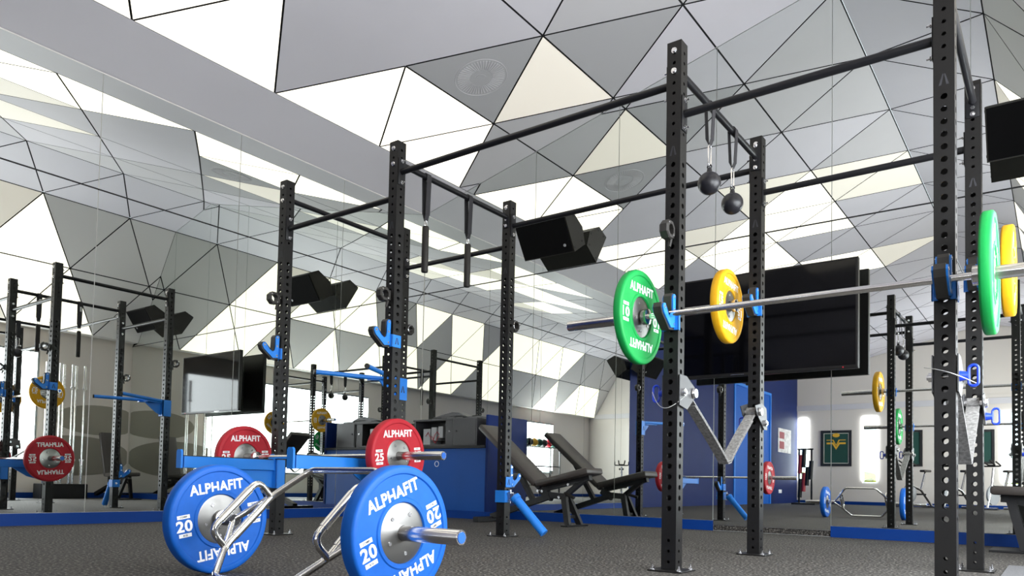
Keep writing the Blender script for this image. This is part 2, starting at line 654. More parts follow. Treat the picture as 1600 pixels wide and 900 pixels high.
window('x', XR, RH[0], [-1.3, -0.25, 0.85])
window('x', XR, RH[1], [])
window('x', XR, RH[2], [-9.85])
for h in FH:
    window('y', YF, h, [])
window_light('window_daylight', (XR - 0.02, -0.2, 1.46), (0, math.radians(90), 0), 1.85, 4.2, 400)
window_light('window_daylight_far', (XR - 0.02, -9.8, 1.6), (0, math.radians(90), 0), 1.5, 1.5, 480)
for h in FH:
    window_light('window_daylight_end', ((h[0] + h[1]) / 2, YF + 0.02, 1.6), (math.radians(90), 0, PI), h[1] - h[0], 1.8, 150)

# painted stretch of the left wall behind the mirrors, with its recessed door
bm = bmesh.new()
for y0, y1, z0, z1 in ((-7.55, -2.112, 0.0, ZT), (-10.4, -7.55, 3.0, ZT), (YF, -10.4, 0.0, ZT)):
    box(bm, (XL - 0.011, y0, z0), (XL, y1, z1))
struct(link('wall_left_painted', bm, M['wall_blue']))
bm = bmesh.new()
box(bm, (XL - 0.0105, -10.4, 0.0), (XL - 0.006, -7.55, 3.0))
d2 = struct(link('door_2', bm, M['pl_blue']))  # brighter blue: light on the recess put into the colour
bm = bmesh.new()
for lo, hi in (((XL - 0.006, -10.4, 0), (XL + 0.02, -10.32, 3.0)), ((XL - 0.006, -7.63, 0), (XL + 0.02, -7.55, 3.0)), ((XL - 0.006, -10.32, 2.93), (XL + 0.02, -7.63, 3.0))):
    box(bm, lo, hi)
link('door_frame', bm, M['blue'], d2)
# taupe curved graphics on the right wall
for k, (cy, cz, ry, rz) in enumerate(((2.95, 1.35, 0.75, 0.26), (2.55, 0.72, 0.95, 0.34))):
    bm = bmesh.new()
    poly = [(cy + ry * math.cos(a), cz + rz * math.sin(a)) for a in [2 * PI * i / 40 for i in range(40)]]
    poly = [(min(p[0], YB - 0.02), p[1]) for p in poly]
    prism(bm, poly, 'x', XR - 0.004, XR - 0.001)
    struct(link('trim_%d' % (k + 2), bm, M['arc_grey']))

# ------------------------------------------------------------------ faceted ceiling
SP = 1.30


def node(ci, k):
    x, z, t = COLS[ci]
    return V(x, (0.723 if t == 'A' else 0.07) + SP * k, z)


def tri_nodes(i, t, k):
    a, b = (i, i + 1) if COLS[i][2] == 'A' else (i + 1, i)
    if t == 'A':
        return [(a, k), (a, k + 1), (b, k + 1)]
    return [(b, k), (b, k + 1), (a, k)]


LIT = {'0A-2', '0A-1', '0A0', '0A1', '0B-1', '0B1', '1A-2', '1B-2', '1A-3', '1B-3', '2B-1', '2A-2', '2B-2', '2A-4', '2B-4',
       '5A-1', '5B-1', '5A-2', '5B-3', '5B-4', '5A-5', '5A0', '5B-6', '5A-6', '5A-7', '5B-8', '5A-8', '5B-7', '5A-3', '5B-2',
       '6A-3', '6B-1', '6B-2', '6B-3', '6B-4', '6A-5', '6A-6', '6B-6', '6A0', '6B1', '6B-8', '6B-9', '6A-10', '6B-10'}
LIT -= {'5B-2', '5A-3'}
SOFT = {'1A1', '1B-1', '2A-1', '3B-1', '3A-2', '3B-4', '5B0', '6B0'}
VENT_AND_SHADED = {'1B1', '2A1', '6A-1', '6B-5', '5B-5'}  # the vent panel, plus plain panels with shading put into their paint
SHADE_MID = {'2B1', '3A1', '3A-1', '0B2', '1B2', '2A2', '3B1', '3A0'}  # shading from panel tilt, painted in as a darker grey
NOSEAM = [{(0, 0), (1, 0), (1, 1), (2, 0)}]      # nodes whose shared edges carry no joint


def edge_free(p, q):
    pairs = [{(1, 0), (1, 1)}, {(1, 1), (2, 0)}]
    return {p, q} in pairs


def inset_tri(P, keys, gap):
    n = (P[1] - P[0]).cross(P[2] - P[0]).normalized()
    cen = (P[0] + P[1] + P[2]) / 3
    lines = []
    for i in range(3):
        a, b = P[i], P[(i + 1) % 3]
        d = (b - a).normalized()
        inn = n.cross(d)
        if (cen - a).dot(inn) < 0:
            inn = -inn
        off = 0.0 if edge_free(keys[i], keys[(i + 1) % 3]) else gap
        lines.append((a + inn * off, d))
    out = []
    for i in range(3):
        (a, d), (b, e) = lines[i - 1], lines[i]
        # intersection of a+s*d and b+t*e in the plane
        c = d.cross(e)
        s = (b - a).cross(e).dot(c) / c.dot(c)
        out.append(a + d * s)
    return out, n


def clip_y(poly, y0, y1):
    for lim, sgn in ((y0, 1), (y1, -1)):
        out = []
        for i in range(len(poly)):
            a, b = poly[i - 1], poly[i]
            ia, ib = sgn * (a.y - lim) >= 0, sgn * (b.y - lim) >= 0
            if ia != ib:
                out.append(a + (b - a) * ((lim - a.y) / (b.y - a.y)))
            if ib:
                out.append(b)
        poly = out
        if len(poly) < 3:
            return []
    return poly


def slab(bm, poly, n, th, mi=0, side=None):
    if n.z < 0:
        n = -n
    A = [bm.verts.new(p) for p in poly]
    B = [bm.verts.new(p + n * th) for p in poly]
    f = [bm.faces.new(A), bm.faces.new(B)]
    k = len(poly)
    for i in range(k):
        f.append(bm.faces.new((A[i], A[(i + 1) % k], B[(i + 1) % k], B[i])))
    for q, x in enumerate(f):
        x.material_index = side if side is not None and q > 0 else mi


LABELS = {
    '0A-2': 'cream backlit ceiling triangle at the top left corner, just right of the bare grey soffit',
    '0B-1': 'cream backlit wedge between two dark joints at the top edge, left end of the glowing row',
    '0A-1': 'large cream backlit ceiling triangle at top left whose long side runs along the grey soffit',
    '0A0': 'cream backlit ceiling triangle above the second rig upright, its left tip at the big grey panel',
    '0B1': 'cream backlit ceiling triangle directly left of the dark round air vent panel',
    '0A1': 'cream backlit ceiling sliver below the vent, crossed by the front pull-up bar',
    '1A1': 'dim beige backlit ceiling triangle just right of the dark round air vent panel',
}
cb = bmesh.new()
n_back = bmesh.new()
for i in range(7):
    for k in range(-12, 4):
        for t in 'AB':
            keys = tri_nodes(i, t, k)
            P = [node(*q) for q in keys]
            if max(p.y for p in P) < YF + 0.01 or min(p.y for p in P) > YB - 0.01:
                continue
            code = '%d%s%d' % (i, t, k)
            Q, n = inset_tri(P, keys, 0.0085)
            Q = clip_y(Q, YF + 0.003, YB - 0.003)
            if len(Q) < 3:
                continue
            if code in LIT or code in SOFT:
                bm = bmesh.new()
                slab(bm, Q, n, 0.012, 0, 1)
                o = link('ceiling_light_panel', bm, None, mats=[M['lit'] if code in LIT else M['lit_soft'], M['seam']])
                if code in LABELS:
                    tag(o, LABELS[code], 'ceiling light')
                elif i >= 4:
                    tag(o, 'glowing cream ceiling triangle on the steep far slope, seen only in the mirrors', 'ceiling light', 'backlit panels of the steep slope')
                elif code in SOFT:
                    tag(o, 'faintly glowing beige ceiling triangle over the room behind the camera', 'ceiling light', 'dim backlit panels behind the camera')
                else:
                    tag(o, 'bright cream ceiling triangle behind the camera, seen only in the back mirrors', 'ceiling light', 'bright backlit panels behind the camera')
            else:
                mi = 3 if i >= 5 else 2 if code in VENT_AND_SHADED else 1 if code in SHADE_MID else 0  # steep slope painted lighter to make up for its weak light
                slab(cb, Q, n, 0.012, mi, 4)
# bare sloping soffit along the left wall and flat strip along the right wall
sof = [V(XL, YF, ZT), V(XL, YB, ZT), V(COLS[0][0] - 0.006, YB, COLS[0][1] - 0.0015), V(COLS[0][0] - 0.006, YF, COLS[0][1] - 0.0015)]
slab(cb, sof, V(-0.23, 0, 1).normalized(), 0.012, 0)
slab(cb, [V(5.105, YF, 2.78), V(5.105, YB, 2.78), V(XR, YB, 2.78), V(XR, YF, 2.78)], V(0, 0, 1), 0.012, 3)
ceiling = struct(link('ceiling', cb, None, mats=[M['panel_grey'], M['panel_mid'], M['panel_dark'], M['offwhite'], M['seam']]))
bm = bmesh.new()
for (x0, z0), (x1, z1) in zip(prof, prof[1:]):
    n = V(-(z1 - z0), 0, x1 - x0).normalized()
    slab(bm, [V(x0, YF - 0.1, z0) + n * 0.016, V(x0, YB + 0.1, z0) + n * 0.016, V(x1, YB + 0.1, z1) + n * 0.016, V(x1, YF - 0.1, z1) + n * 0.016], n, 0.03)
link('backing', bm, M['seam'], ceiling)

# swirl air diffuser in the dark panel
P = [node(*q) for q in tri_nodes(1, 'B', 1)]
nn = (P[1] - P[0]).cross(P[2] - P[0]).normalized()
if nn.z > 0:
    nn = -nn
cen = (P[0] + P[1] + P[2]) / 3
u = (P[1] - P[0]).normalized()
w = nn.cross(u)
vent = empty('air_vent', cen)
tag(vent, 'round swirl air vent with radial slots in the dark grey ceiling triangle', 'air vent')
R0 = 0.235


def vp(r, a, h):
    return (u * math.cos(a) + w * math.sin(a)) * r + nn * h


bm = bmesh.new()
for k in range(48):
    a = 2 * PI * k / 48
    q = [vp(R0 * 0.47, a, 0.004), vp(R0 * 0.96, a + 0.10, 0.004), vp(R0 * 0.96, a + 0.165, 0.004), vp(R0 * 0.47, a + 0.055, 0.004)]
    A = [bm.verts.new(p) for p in q]
    B = [bm.verts.new(p - nn * 0.003) for p in q]
    bm.faces.new(A)
    bm.faces.new(B)
    for i in range(4):
        bm.faces.new((A[i], A[(i + 1) % 4], B[(i + 1) % 4], B[i]))
link('slots', bm, M['panel_mid'], vent)
bm = bmesh.new()
ring = [vp(R0 * 1.05, 2 * PI * k / 48, 0.001) for k in range(48)]
tube(bm, ring, 0.003, 6, closed=True)
link('ring', bm, M['panel_mid'], vent)
bm = bmesh.new()
ring = [vp(R0 * 0.2, 2 * PI * k / 24, 0.003) for k in range(24)]
A = [bm.verts.new(p) for p in ring]
B = [bm.verts.new(p - nn * 0.003) for p in ring]
bm.faces.new(A)
bm.faces.new(B)
for i in range(24):
    bm.faces.new((A[i], A[(i + 1) % 24], B[(i + 1) % 24], B[i]))
link('hub', bm, M['panel_dark'], vent)


# ------------------------------------------------------------------ the training rig
PX = {'a': 0.0, 'b': 1.1165, 'c': 3.0137, 'd': 4.1445}
DY = 1.2035
PH = 2.5505
HW = 0.0365


def perforated_post():
    """square steel upright, 73 mm, with round holes through all four faces every 50 mm"""
    bm = bmesh.new()
    n = 12
    wall = 0.005
    cells = []
    z = 0.02
    while z < PH - 0.001:
        z1 = min(z + 0.05, PH)
        zc = (z + z1) / 2
        r = 0.0
        if z1 - z > 0.04:
            if zc < 0.19:
                r = 0.0075
            elif 0.26 < zc < 1.96:
                r = 0.0125
            elif zc > 2.05:
                r = 0.0085
        cells.append((z, z1, r))
        z = z1
    for f in range(4):
        R = Matrix.Rotation(f * PI / 2, 4, 'Z')

        def P(x, zz, y=-HW):
            return bm.verts.new(R @ V(x, y, zz))
        for z0, z1, r in [(0.0, 0.02, 0)] + cells:
            if r == 0:
                bm.faces.new((P(-HW, z0), P(HW, z0), P(HW, z1), P(-HW, z1)))
                continue
            zc, hz = (z0 + z1) / 2, (z1 - z0) / 2
            angs = sorted([2 * PI * i / n + PI / n for i in range(n)] + [math.atan2(hz, HW), math.atan2(hz, -HW), math.atan2(-hz, -HW) + 2 * PI, math.atan2(-hz, HW) + 2 * PI])
            O, I, D = [], [], []
            for a in angs:
                c, s = math.cos(a), math.sin(a)
                k = min(HW / abs(c) if abs(c) > 1e-9 else 9, hz / abs(s) if abs(s) > 1e-9 else 9)
                O.append(P(c * k, zc + s * k))
                I.append(P(c * r, zc + s * r))
                D.append(P(c * r, zc + s * r, -HW + wall))
            m = len(angs)
            for i in range(m):
                j = (i + 1) % m
                bm.faces.new((O[i], O[j], I[j], I[i]))
                bm.faces.new((I[i], I[j], D[j], D[i]))
    # top cap and inner web that closes the profile
    bm.faces.new([bm.verts.new((x, y, PH)) for x, y in ((-HW, -HW), (HW, -HW), (HW, HW), (-HW, HW))])
    bmesh.ops.remove_doubles(bm, verts=bm.verts[:], dist=1e-5)
    return bm


def lam_poly(cx, cz, h):
    """the two slanted strokes of the open-A mark"""
    w = h * 0.80
    t = w * 0.27
    L = [(cx - w / 2, cz - h / 2), (cx - w / 2 + t, cz - h / 2), (cx - 0.06 * w, cz + h * 0.28), (cx - 0.02 * w, cz + h / 2), (cx - t * 0.5, cz + h / 2)]
    Rr = [(2 * cx - x, z) for x, z in L][::-1]
    return L, Rr


def lam(bm, axis, at0, at1, cx, cz, h):
    for p in lam_poly(cx, cz, h):
        prism(bm, p, axis, at0, at1)


def bolt_mesh(bm, p, d, r=0.011, h=0.010, stud=0.0):
    p, d = Vector(p), Vector(d).normalized()
    cyl(bm, p, p + d * 0.003, r * 1.35, n=14)
    cyl(bm, p + d * 0.003, p + d * h, r, n=6)
    if stud:
        cyl(bm, p + d * h, p + d * (h + stud), r * 0.5, n=8)


rig = empty('training_rig', (0, 0, 0))
tag(rig, 'tall black steel training rig of eight perforated uprights joined by round pull-up bars', 'squat rig')
post0 = None
for n_, x in PX.items():
    for y in (0.0, DY):
        if post0 is None:
            up = link('upright', perforated_post(), M['black_steel'], rig)
            post0 = up
            bm = bmesh.new()
            box(bm, (-0.085, -0.085, 0.0), (0.085, 0.085, 0.008), bev=0.002)
            link('base_plate', bm, M['black_steel'], up)
            for sx in (-1, 1):
                for sy in (-1, 1):
                    bm = bmesh.new()
                    bolt_mesh(bm, (sx * 0.066, sy * 0.066, 0.008), (0, 0, 1), 0.008, 0.012, 0.012)
                    link('anchor_bolt', bm, M['zinc'], up)
            bm = bmesh.new()
            lam(bm, 'y', -HW - 0.0006, -HW + 0.002, 0.0, 2.012, 0.045)
            link('emblem', bm, M['ink'], up)
            for zz in (2.505, 2.405):
                bm = bmesh.new()
                bolt_mesh(bm, (0, -HW, zz), (0, -1, 0), 0.0105, 0.011)
                link('bolt', bm, M['zinc'], up)
        else:
            up = post0.copy()
            COL.objects.link(up)
            up.parent = rig
            up.location = (x, y, 0)
            for ch in list(post0.children):
                c = ch.copy()
                COL.objects.link(c)
                c.parent = up

BR = 0.0185


def pull_bar(p, q, side):
    """round bar with bolted end flanges; side = 'x' or 'y' (its direction)"""
    bm = bmesh.new()
    p, q = Vector(p), Vector(q)
    cyl(bm, p, q, BR, n=18)
    s = V(1, 0, 0) if side == 'x' else V(0, 1, 0)
    t = V(0, 1, 0) if side == 'x' else V(1, 0, 0)
    for e, d in ((p, s), (q, -s)):
        lo = e - t * 0.030 - V(0, 0, 0.085)
        hi = e + t * 0.030 + V(0, 0, 0.085) + d * 0.006
        box(bm, [min(a, b) for a, b in zip(lo, hi)], [max(a, b) for a, b in zip(lo, hi)], bev=0.002)
    b = link('pull_up_bar', bm, M['bar_black'], rig, smooth=True)
    for e, d in ((p, s), (q, -s)):
        for dz in (-0.068, 0.068):
            bm = bmesh.new()
            bolt_mesh(bm, e + d * 0.006 + V(0, 0, dz), d, 0.009, 0.010, 0.012)
            link('bolt', bm, M['zinc'], b)
    return b


for y, zz in ((0.0, (2.200, 2.355, 2.195)), (DY, (2.207, 2.360, 2.207))):
    for (n0, n1), z in zip((('a', 'b'), ('b', 'c'), ('c', 'd')), zz):
        pull_bar((PX[n0] + HW, y, z), (PX[n1] - HW, y, z), 'x')
for n_ in 'abcd':
    pull_bar((PX[n_], HW, 2.44 if n_ == 'd' else 2.425), (PX[n_], DY - HW, 2.44 if n_ == 'd' else 2.425), 'y')


# ------------------------------------------------------------------ J hooks
def make_jhook():
    """origin: middle of the upright's face at the height of the bar's axis; the hook points to -Y"""
    t = empty('j_hook')
    outl = [(-0.012, -0.055), (-0.060, -0.062), (-0.135, -0.006), (-0.148, 0.018), (-0.142, 0.036), (-0.124, 0.040),
            (-0.108, 0.026), (-0.086, -0.006), (-0.062, -0.016), (-0.046, -0.006), (-0.041, 0.020), (-0.040, 0.086), (-0.032, 0.100), (-0.018, 0.102), (-0.010, 0.094)]
    lin = [(-0.004, -0.066), (-0.066, -0.072), (-0.146, -0.010), (-0.158, 0.018), (-0.150, 0.040), (-0.124, 0.044),
           (-0.104, 0.028), (-0.084, -0.004), (-0.066, -0.0145), (-0.052, -0.004), (-0.048, 0.022), (-0.048, 0.090), (-0.036, 0.106), (-0.004, 0.106)]
    bm = bmesh.new()
    for s in (-1, 1):
        prism(bm, outl, 'x', s * 0.020, s * 0.027)
    # channel round the upright
    for s, y1 in ((-1, 0.006), (1, 0.066)):
        box(bm, (min(s * 0.0385, s * 0.0435), -0.014, -0.066), (max(s * 0.0385, s * 0.0435), y1, 0.012), bev=0.001)
    box(bm, (-0.0435, -0.014, -0.066), (0.0435, -0.003, 0.012), bev=0.001)
    link('bracket', bm, M['blue'], t)
    bm = bmesh.new()
    prism(bm, lin, 'x', -0.0198, 0.0198)
    link('liner', bm, M['liner'], t)
    for s in (-1, 1):
        for y, z in ((-0.026, 0.088), (-0.028, 0.026), (-0.028, -0.042), (-0.130, 0.022)):
            bm = bmesh.new()
            cyl(bm, (s * 0.027, y, z), (s * 0.0295, y, z), 0.0075, n=12)
            link('screw', bm, M['zinc'], t)
    bm = bmesh.new()
    lam(bm, 'x', 0.0430, 0.0440, 0.030, -0.027, 0.042)
    link('emblem', bm, M['ink'], t)
    return t


BAR_Y = -0.100
ZF, ZK, ZR = 1.205, 1.505, 0.549
jh = make_jhook()
g = 'blue J hooks on the rig'
front = -HW
tag(jh, 'empty blue J hook on the front of the leftmost front upright of the rig', 'rig hook', g)
jh.location = (PX['a'], front, 1.312)
jh.scale = (-1, 1, 1)
dup(jh, (PX['b'], front, 1.300), None, 'empty blue J hook on the front upright beside the two hanging strap handles', g).scale = (1, 1, 1)
dup(jh, (PX['c'], front, ZF), None, 'blue J hook holding the green-plated barbell next to its left green plate', g)
dup(jh, (PX['d'], front, ZF), None, 'blue J hook holding the green-plated barbell on the nearest right upright', g).scale = (1, 1, 1)
dup(jh, (PX['c'], DY - HW, ZK), None, 'blue J hook carrying the rear barbell beside the left yellow plate', g)
dup(jh, (PX['d'], DY - HW, ZK), None, 'blue J hook carrying the rear barbell, half hidden behind the right green plate', g).scale = (1, 1, 1)
dup(jh, (PX['b'], DY + HW, 0.435), (0, 0, PI), 'blue J hook low on the rear upright, just above the blue landmine tube', g)


# ------------------------------------------------------------------ spotter arms
def make_arm():
    t = empty('bar_catcher')
    bm = bmesh.new()
    box(bm, (-0.026, -0.695, -0.040), (0.026, -0.012, 0.034), bev=0.003)
    prism(bm, [(-0.012, -0.038), (-0.30, -0.038), (-0.16, -0.125), (-0.012, -0.165)], 'x', -0.006, 0.006)
    for s in (-1, 1):
        box(bm, (min(s * 0.0385, s * 0.0445), -0.014, -0.165), (max(s * 0.0385, s * 0.0445), 0.062, 0.036), bev=0.001)
    box(bm, (-0.0445, -0.014, -0.165), (0.0445, -0.003, 0.036), bev=0.001)
    link('arm', bm, M['blue'], t)
    for y in (-0.705, -0.020):
        bm = bmesh.new()
        pl = [(-0.027, -0.042), (0.027, -0.042), (0.027, 0.062), (0.018, 0.076), (-0.018, 0.076), (-0.027, 0.062)]
        prism(bm, pl, 'y', y - 0.014 if y < -0.5 else y, y if y < -0.5 else y + 0.006)
        link('end_stop', bm, M['blue'], t)
    bm = bmesh.new()
    box(bm, (-0.024, -0.690, 0.0345), (0.024, -0.030, 0.040))
    link('liner', bm, M['liner'], t)
    return t


arm = make_arm()
tag(arm, 'blue spotter arm jutting forward from the leftmost front upright, under the left red plate', 'safety arm', 'blue spotter arms')
arm.location = (PX['a'], -HW, 0.495)
dup(arm, (PX['b'], -HW, 0.495), None, 'blue spotter arm ending beside the right red plate', 'blue spotter arms')


# ------------------------------------------------------------------ bars
def make_barbell():
    """2.2 m bar along x, origin at its middle"""
    t = empty('barbell')
    bm = bmesh.new()
    cyl(bm, (-0.655, 0, 0), (0.655, 0, 0), 0.0142, n=20)
    for x in (-0.455, -0.415, 0.455, 0.415):
        cyl(bm, (x - 0.002, 0, 0), (x + 0.002, 0, 0), 0.0146, n=20)
    link('shaft', bm, M['chrome'], t, smooth=True)
    for s in (-1, 1):
        bm = bmesh.new()
        lathe_x(bm, [(s * 0.655, 0), (s * 0.655, 0.025), (s * 0.658, 0.0375), (s * 0.683, 0.0375), (s * 0.685, 0.030), (s * 0.687, 0.0251),
                     (s * 1.098, 0.0251), (s * 1.101, 0.0235), (s * 1.101, 0)], 32)
        sl = link('sleeve', bm, M['sleeve'], t, smooth=True)
        bm = bmesh.new()
        lathe_x(bm, [(s * 1.1005, 0), (s * 1.1005, 0.018), (s * 1.1025, 0.018), (s * 1.1025, 0)], 24)
        link('end_cap', bm, M['cap_blue'], sl)
    return t


bar_f = make_barbell()
g = 'olympic barbells on the rig'
CX = (PX['c'] + PX['d']) / 2 + 0.006
tag(bar_f, 'long steel barbell across the front right bay, carrying the green plates', 'barbell', g)
bar_f.location = (CX, front + BAR_Y + 0.034, ZF)
bar_k = dup(bar_f, (CX, DY - HW + BAR_Y + 0.034, ZK), None, 'rear steel barbell carrying the yellow plates, behind the green-plated bar', g)
bar_r = dup(bar_f, (0.558, -0.105, ZR), None, 'low steel barbell with red plates resting on the two blue spotter arms', g)


# plates ------------------------------------------------------------
def make_plate(name, color, half_w, kg, disc_r):
    """bumper plate, axle along x, origin at its centre"""
    t = empty(name)
    R = 0.225
    h = half_w
    bm = bmesh.new()
    prof_half = [(disc_r + 0.004, h - 0.010), (disc_r + 0.008, h - 0.002), (disc_r + 0.020, h - 0.002), (disc_r + 0.024, h - 0.006),
                 (R - 0.030, h - 0.006), (R - 0.026, h - 0.001), (R - 0.010, h), (R - 0.003, h - 0.004), (R, h - 0.010)]
    pr_ = [(x, r) for r, x in prof_half] + [(-x, r) for r, x in prof_half[::-1]]
    lathe_x(bm, pr_ + [pr_[0]], 96)
    link('bumper', bm, M[color], t, smooth=True)
    bm = bmesh.new()
    d = [(0.0255, h - 0.004), (0.0262, h - 0.003), (disc_r, h - 0.007), (disc_r + 0.0045, h - 0.0085)]
    pr_ = [(x, r) for r, x in d] + [(-x, r) for r, x in d[::-1]]
    lathe_x(bm, pr_ + [pr_[0]], 64)
    link('hub', bm, M['brushed'], t, smooth=True)
    for s in (-1, 1):
        for k in range(5):
            a = PI / 2 + 0.45 + 2 * PI * k / 5
            bm = bmesh.new()
            y, z = 0.068 * math.cos(a), 0.068 * math.sin(a)
            cyl(bm, (s * (h - 0.0065), y, z), (s * (h - 0.0025), y, z), 0.0065, n=12)
            link('bolt', bm, M['zinc'], t)
    # lettering on both faces, twice round
    X = h - 0.0052
    for s in (-1, 1):
        for half in (0, 1):
            rot = PI * half

            def flat(x, y, out=0.0, ox=0.0, oy=0.0):
                a, b = x + ox, y + oy
                c, sn = math.cos(rot), math.sin(rot)
                a, b = a * c - b * sn, a * sn + b * c
                return V(s * (X + out), s * a, b)
            bm = bmesh.new()
            put_text(bm, 'ALPHAFIT', lambda x, y: flat(x, y, 0.0, 0.0, 0.135), 0.043, 0.245)
            link('brand_lettering', bm, M['white'], t)
            bm = bmesh.new()
            put_text(bm, str(kg), lambda x, y: flat(x, y, 0.0, -0.160, 0.0), 0.047, 0.070)
            for oy in (0.037, -0.037):
                q = [(-0.027, -0.0075), (0.027, -0.0075), (0.027, 0.0075), (-0.027, 0.0075)]
                bm.faces.new([bm.verts.new(flat(x, y, 0.0, -0.160, oy)) for x, y in q])
            k = len(bm.faces)
            for oy, word, wd in ((0.037, 'COMP', 0.032), (-0.037, 'KG', 0.018)):
                put_text(bm, word, lambda x, y: flat(x, y, 0.0006, -0.160, oy), 0.0075, wd)
            bm.faces.ensure_lookup_table()
            for f in bm.faces[k:]:
                f.material_index = 1
            link('weight_mark', bm, None, t, mats=[M['white'], M['ink']])
    return t


def place(pl, loc, rx, label, group):
    pl.location, pl.rotation_euler = loc, (math.radians(rx), 0, 0)
    return tag(pl, label, 'weight plate', group)


g = 'bumper plates on the bars'
pb = place(make_plate('bumper_plate', 'pl_blue', 0.031, 20, 0.096), (2.725, -1.542, 0.2255), 21, 'nearest blue 20 kg bumper plate, on the right sleeve of the trap bar', g)
o = dup(pb, (1.681, -1.542, 0.2255), (math.radians(9), 0, 0), 'blue 20 kg bumper plate on the far left sleeve of the trap bar', g)
prd = place(make_plate('bumper_plate', 'pl_red', 0.031, 25, 0.092), (1.276, -0.105, ZR), 5, 'red 25 kg bumper plate on the right end of the low barbell', g)
o = dup(prd, (-0.262, -0.105, ZR), (math.radians(3), 0, 0), 'red 25 kg bumper plate on the left end of the low barbell', g)
yb1 = front + BAR_Y + 0.034
pg = place(make_plate('bumper_plate', 'pl_green', 0.0215, 10, 0.092), (2.876, yb1, ZF), 0, 'green 10 kg bumper plate facing us at the left end of the front barbell', g)
o = dup(pg, (CX + 0.711, yb1, ZF), (math.radians(30), 0, 0), 'green 10 kg bumper plate seen edge-on at the right end of the front barbell', g)
yb2 = DY - HW + BAR_Y + 0.034
py_ = place(make_plate('bumper_plate', 'pl_yellow', 0.0265, 15, 0.088), (2.868, yb2, ZK), -4, 'yellow 15 kg bumper plate left on the rear barbell, in front of the wall screen', g)
o = dup(py_, (CX + 0.715, yb2, ZK), (math.radians(40), 0, 0), 'yellow 15 kg bumper plate seen edge-on behind the right green plate', g)

# hex trap bar ------------------------------------------------------
hexb = empty('trap_bar', (2.2, -1.542, 0.2255))
tag(hexb, 'chrome hexagonal trap bar lying tilted on the floor between the two blue plates', 'trap bar')
e1 = V(0, 0.727, 0.687)
e2 = V(0, -0.687, 0.727)


def hp(x, t_, n_=0.0):
    return V(x, 0, 0) + e1 * t_ + e2 * n_


TR = 0.0135
h_ = 0.142
loop = [hp(-0.30, h_), hp(-0.20, 0.305), hp(0.20, 0.305), hp(0.30, h_), hp(0.30, -h_), hp(0.20, -0.285), hp(-0.20, -0.285), hp(-0.30, -h_)]
pts = rounded([(loop[0] + loop[7]) / 2] + loop + [(loop[0] + loop[7]) / 2], 0.035, 5)
bm = bmesh.new()
tube(bm, pts[:-1], TR, 14, closed=True)
for s in (-1, 1):
    for tt in (h_, -h_):
        cyl(bm, V(s * 0.405, 0, 0), hp(s * 0.302, tt * 0.97), TR * 0.95, n=12)
link('frame', bm, M['chrome'], hexb, smooth=True)
for s in (-1, 1):
    bm = bmesh.new()
    tube(bm, rounded([hp(s * 0.30, h_ * 0.98), hp(s * 0.30, h_ * 0.98, 0.092), hp(s * 0.30, -h_ * 0.98, 0.092), hp(s * 0.30, -h_ * 0.98)], 0.04, 6), TR, 14)
    hd = link('high_handle', bm, M['chrome'], hexb, smooth=True)
    bm = bmesh.new()
    cyl(bm, hp(s * 0.30, -0.085, 0.092), hp(s * 0.30, 0.085, 0.092), TR + 0.0025, n=18)
    link('grip', bm, M['chrome'], hd, smooth=True)
    bm = bmesh.new()
    cyl(bm, hp(s * 0.30, -0.085), hp(s * 0.30, 0.085), TR + 0.0025, n=18)
    link('low_grip', bm, M['chrome'], hexb, smooth=True)
    bm = bmesh.new()
    lathe_x(bm, [(s * 0.392, 0), (s * 0.392, 0.0252), (s * 0.468, 0.0252), (s * 0.470, 0.038), (s * 0.486, 0.038), (s * 0.488, 0.0252), (s * 0.800, 0.0252), (s * 0.803, 0.0235), (s * 0.803, 0)], 32)
    sl = link('sleeve', bm, M['sleeve'], hexb, smooth=True)
    bm = bmesh.new()
    lathe_x(bm, [(s * 0.802, 0), (s * 0.802, 0.018), (s * 0.8045, 0.018), (s * 0.8045, 0)], 24)
    link('end_cap', bm, M['cap_blue'], sl)
    bm = bmesh.new()
    lathe_x(bm, [(s * 0.3915, 0), (s * 0.3915, 0.023), (s * 0.3895, 0.023), (s * 0.3895, 0)], 24)
    link('inner_cap', bm, M['ink'], sl)

# ------------------------------------------------------------------ dip station on the rear left upright
dip = empty('dip_station', (PX['a'], DY, 1.18))
tag(dip, 'blue V-shaped dip station on the rear left upright, its tubes splaying forward', 'dip station')
bm = bmesh.new()
for s in (-1, 1):
    box(bm, (min(s * 0.0385, s * 0.0445), -0.062, -0.10), (max(s * 0.0385, s * 0.0445), 0.040, 0.085), bev=0.001)
box(bm, (-0.0445, -0.062, -0.10), (0.0445, -0.050, 0.085), bev=0.001)
prism(bm, [(-0.052, 0.05), (-0.052, -0.095), (-0.12, -0.06), (-0.24, 0.035), (-0.24, 0.05)], 'x', -0.006, 0.006)
link('bracket', bm, M['blue'], dip)
bm = bmesh.new()
prism(bm, [(-0.03, -0.052), (0.03, -0.052), (0.115, -0.27), (0.05, -0.285), (0, -0.20), (-0.05, -0.285), (-0.115, -0.27)], 'z', 0.045, 0.053)
link('web_plate', bm, M['blue'], dip)
for s in (-1, 1):
    bm = bmesh.new()
    cyl(bm, (s * 0.018, -0.060, 0.070), (s * 0.30, -0.655, 0.080), 0.0185, n=18)
    tb = link('dip_handle', bm, M['blue'], dip, smooth=True)
    bm = bmesh.new()
    cyl(bm, (s * 0.2995, -0.654, 0.080), (s * 0.306, -0.668, 0.0802), 0.0195, n=18)
    link('end_cap', bm, M['liner'], tb, smooth=True)
bm = bmesh.new()
lam(bm, 'x', 0.044, 0.0455, -0.012, -0.010, 0.055)
link('emblem', bm, M['ink'], dip)

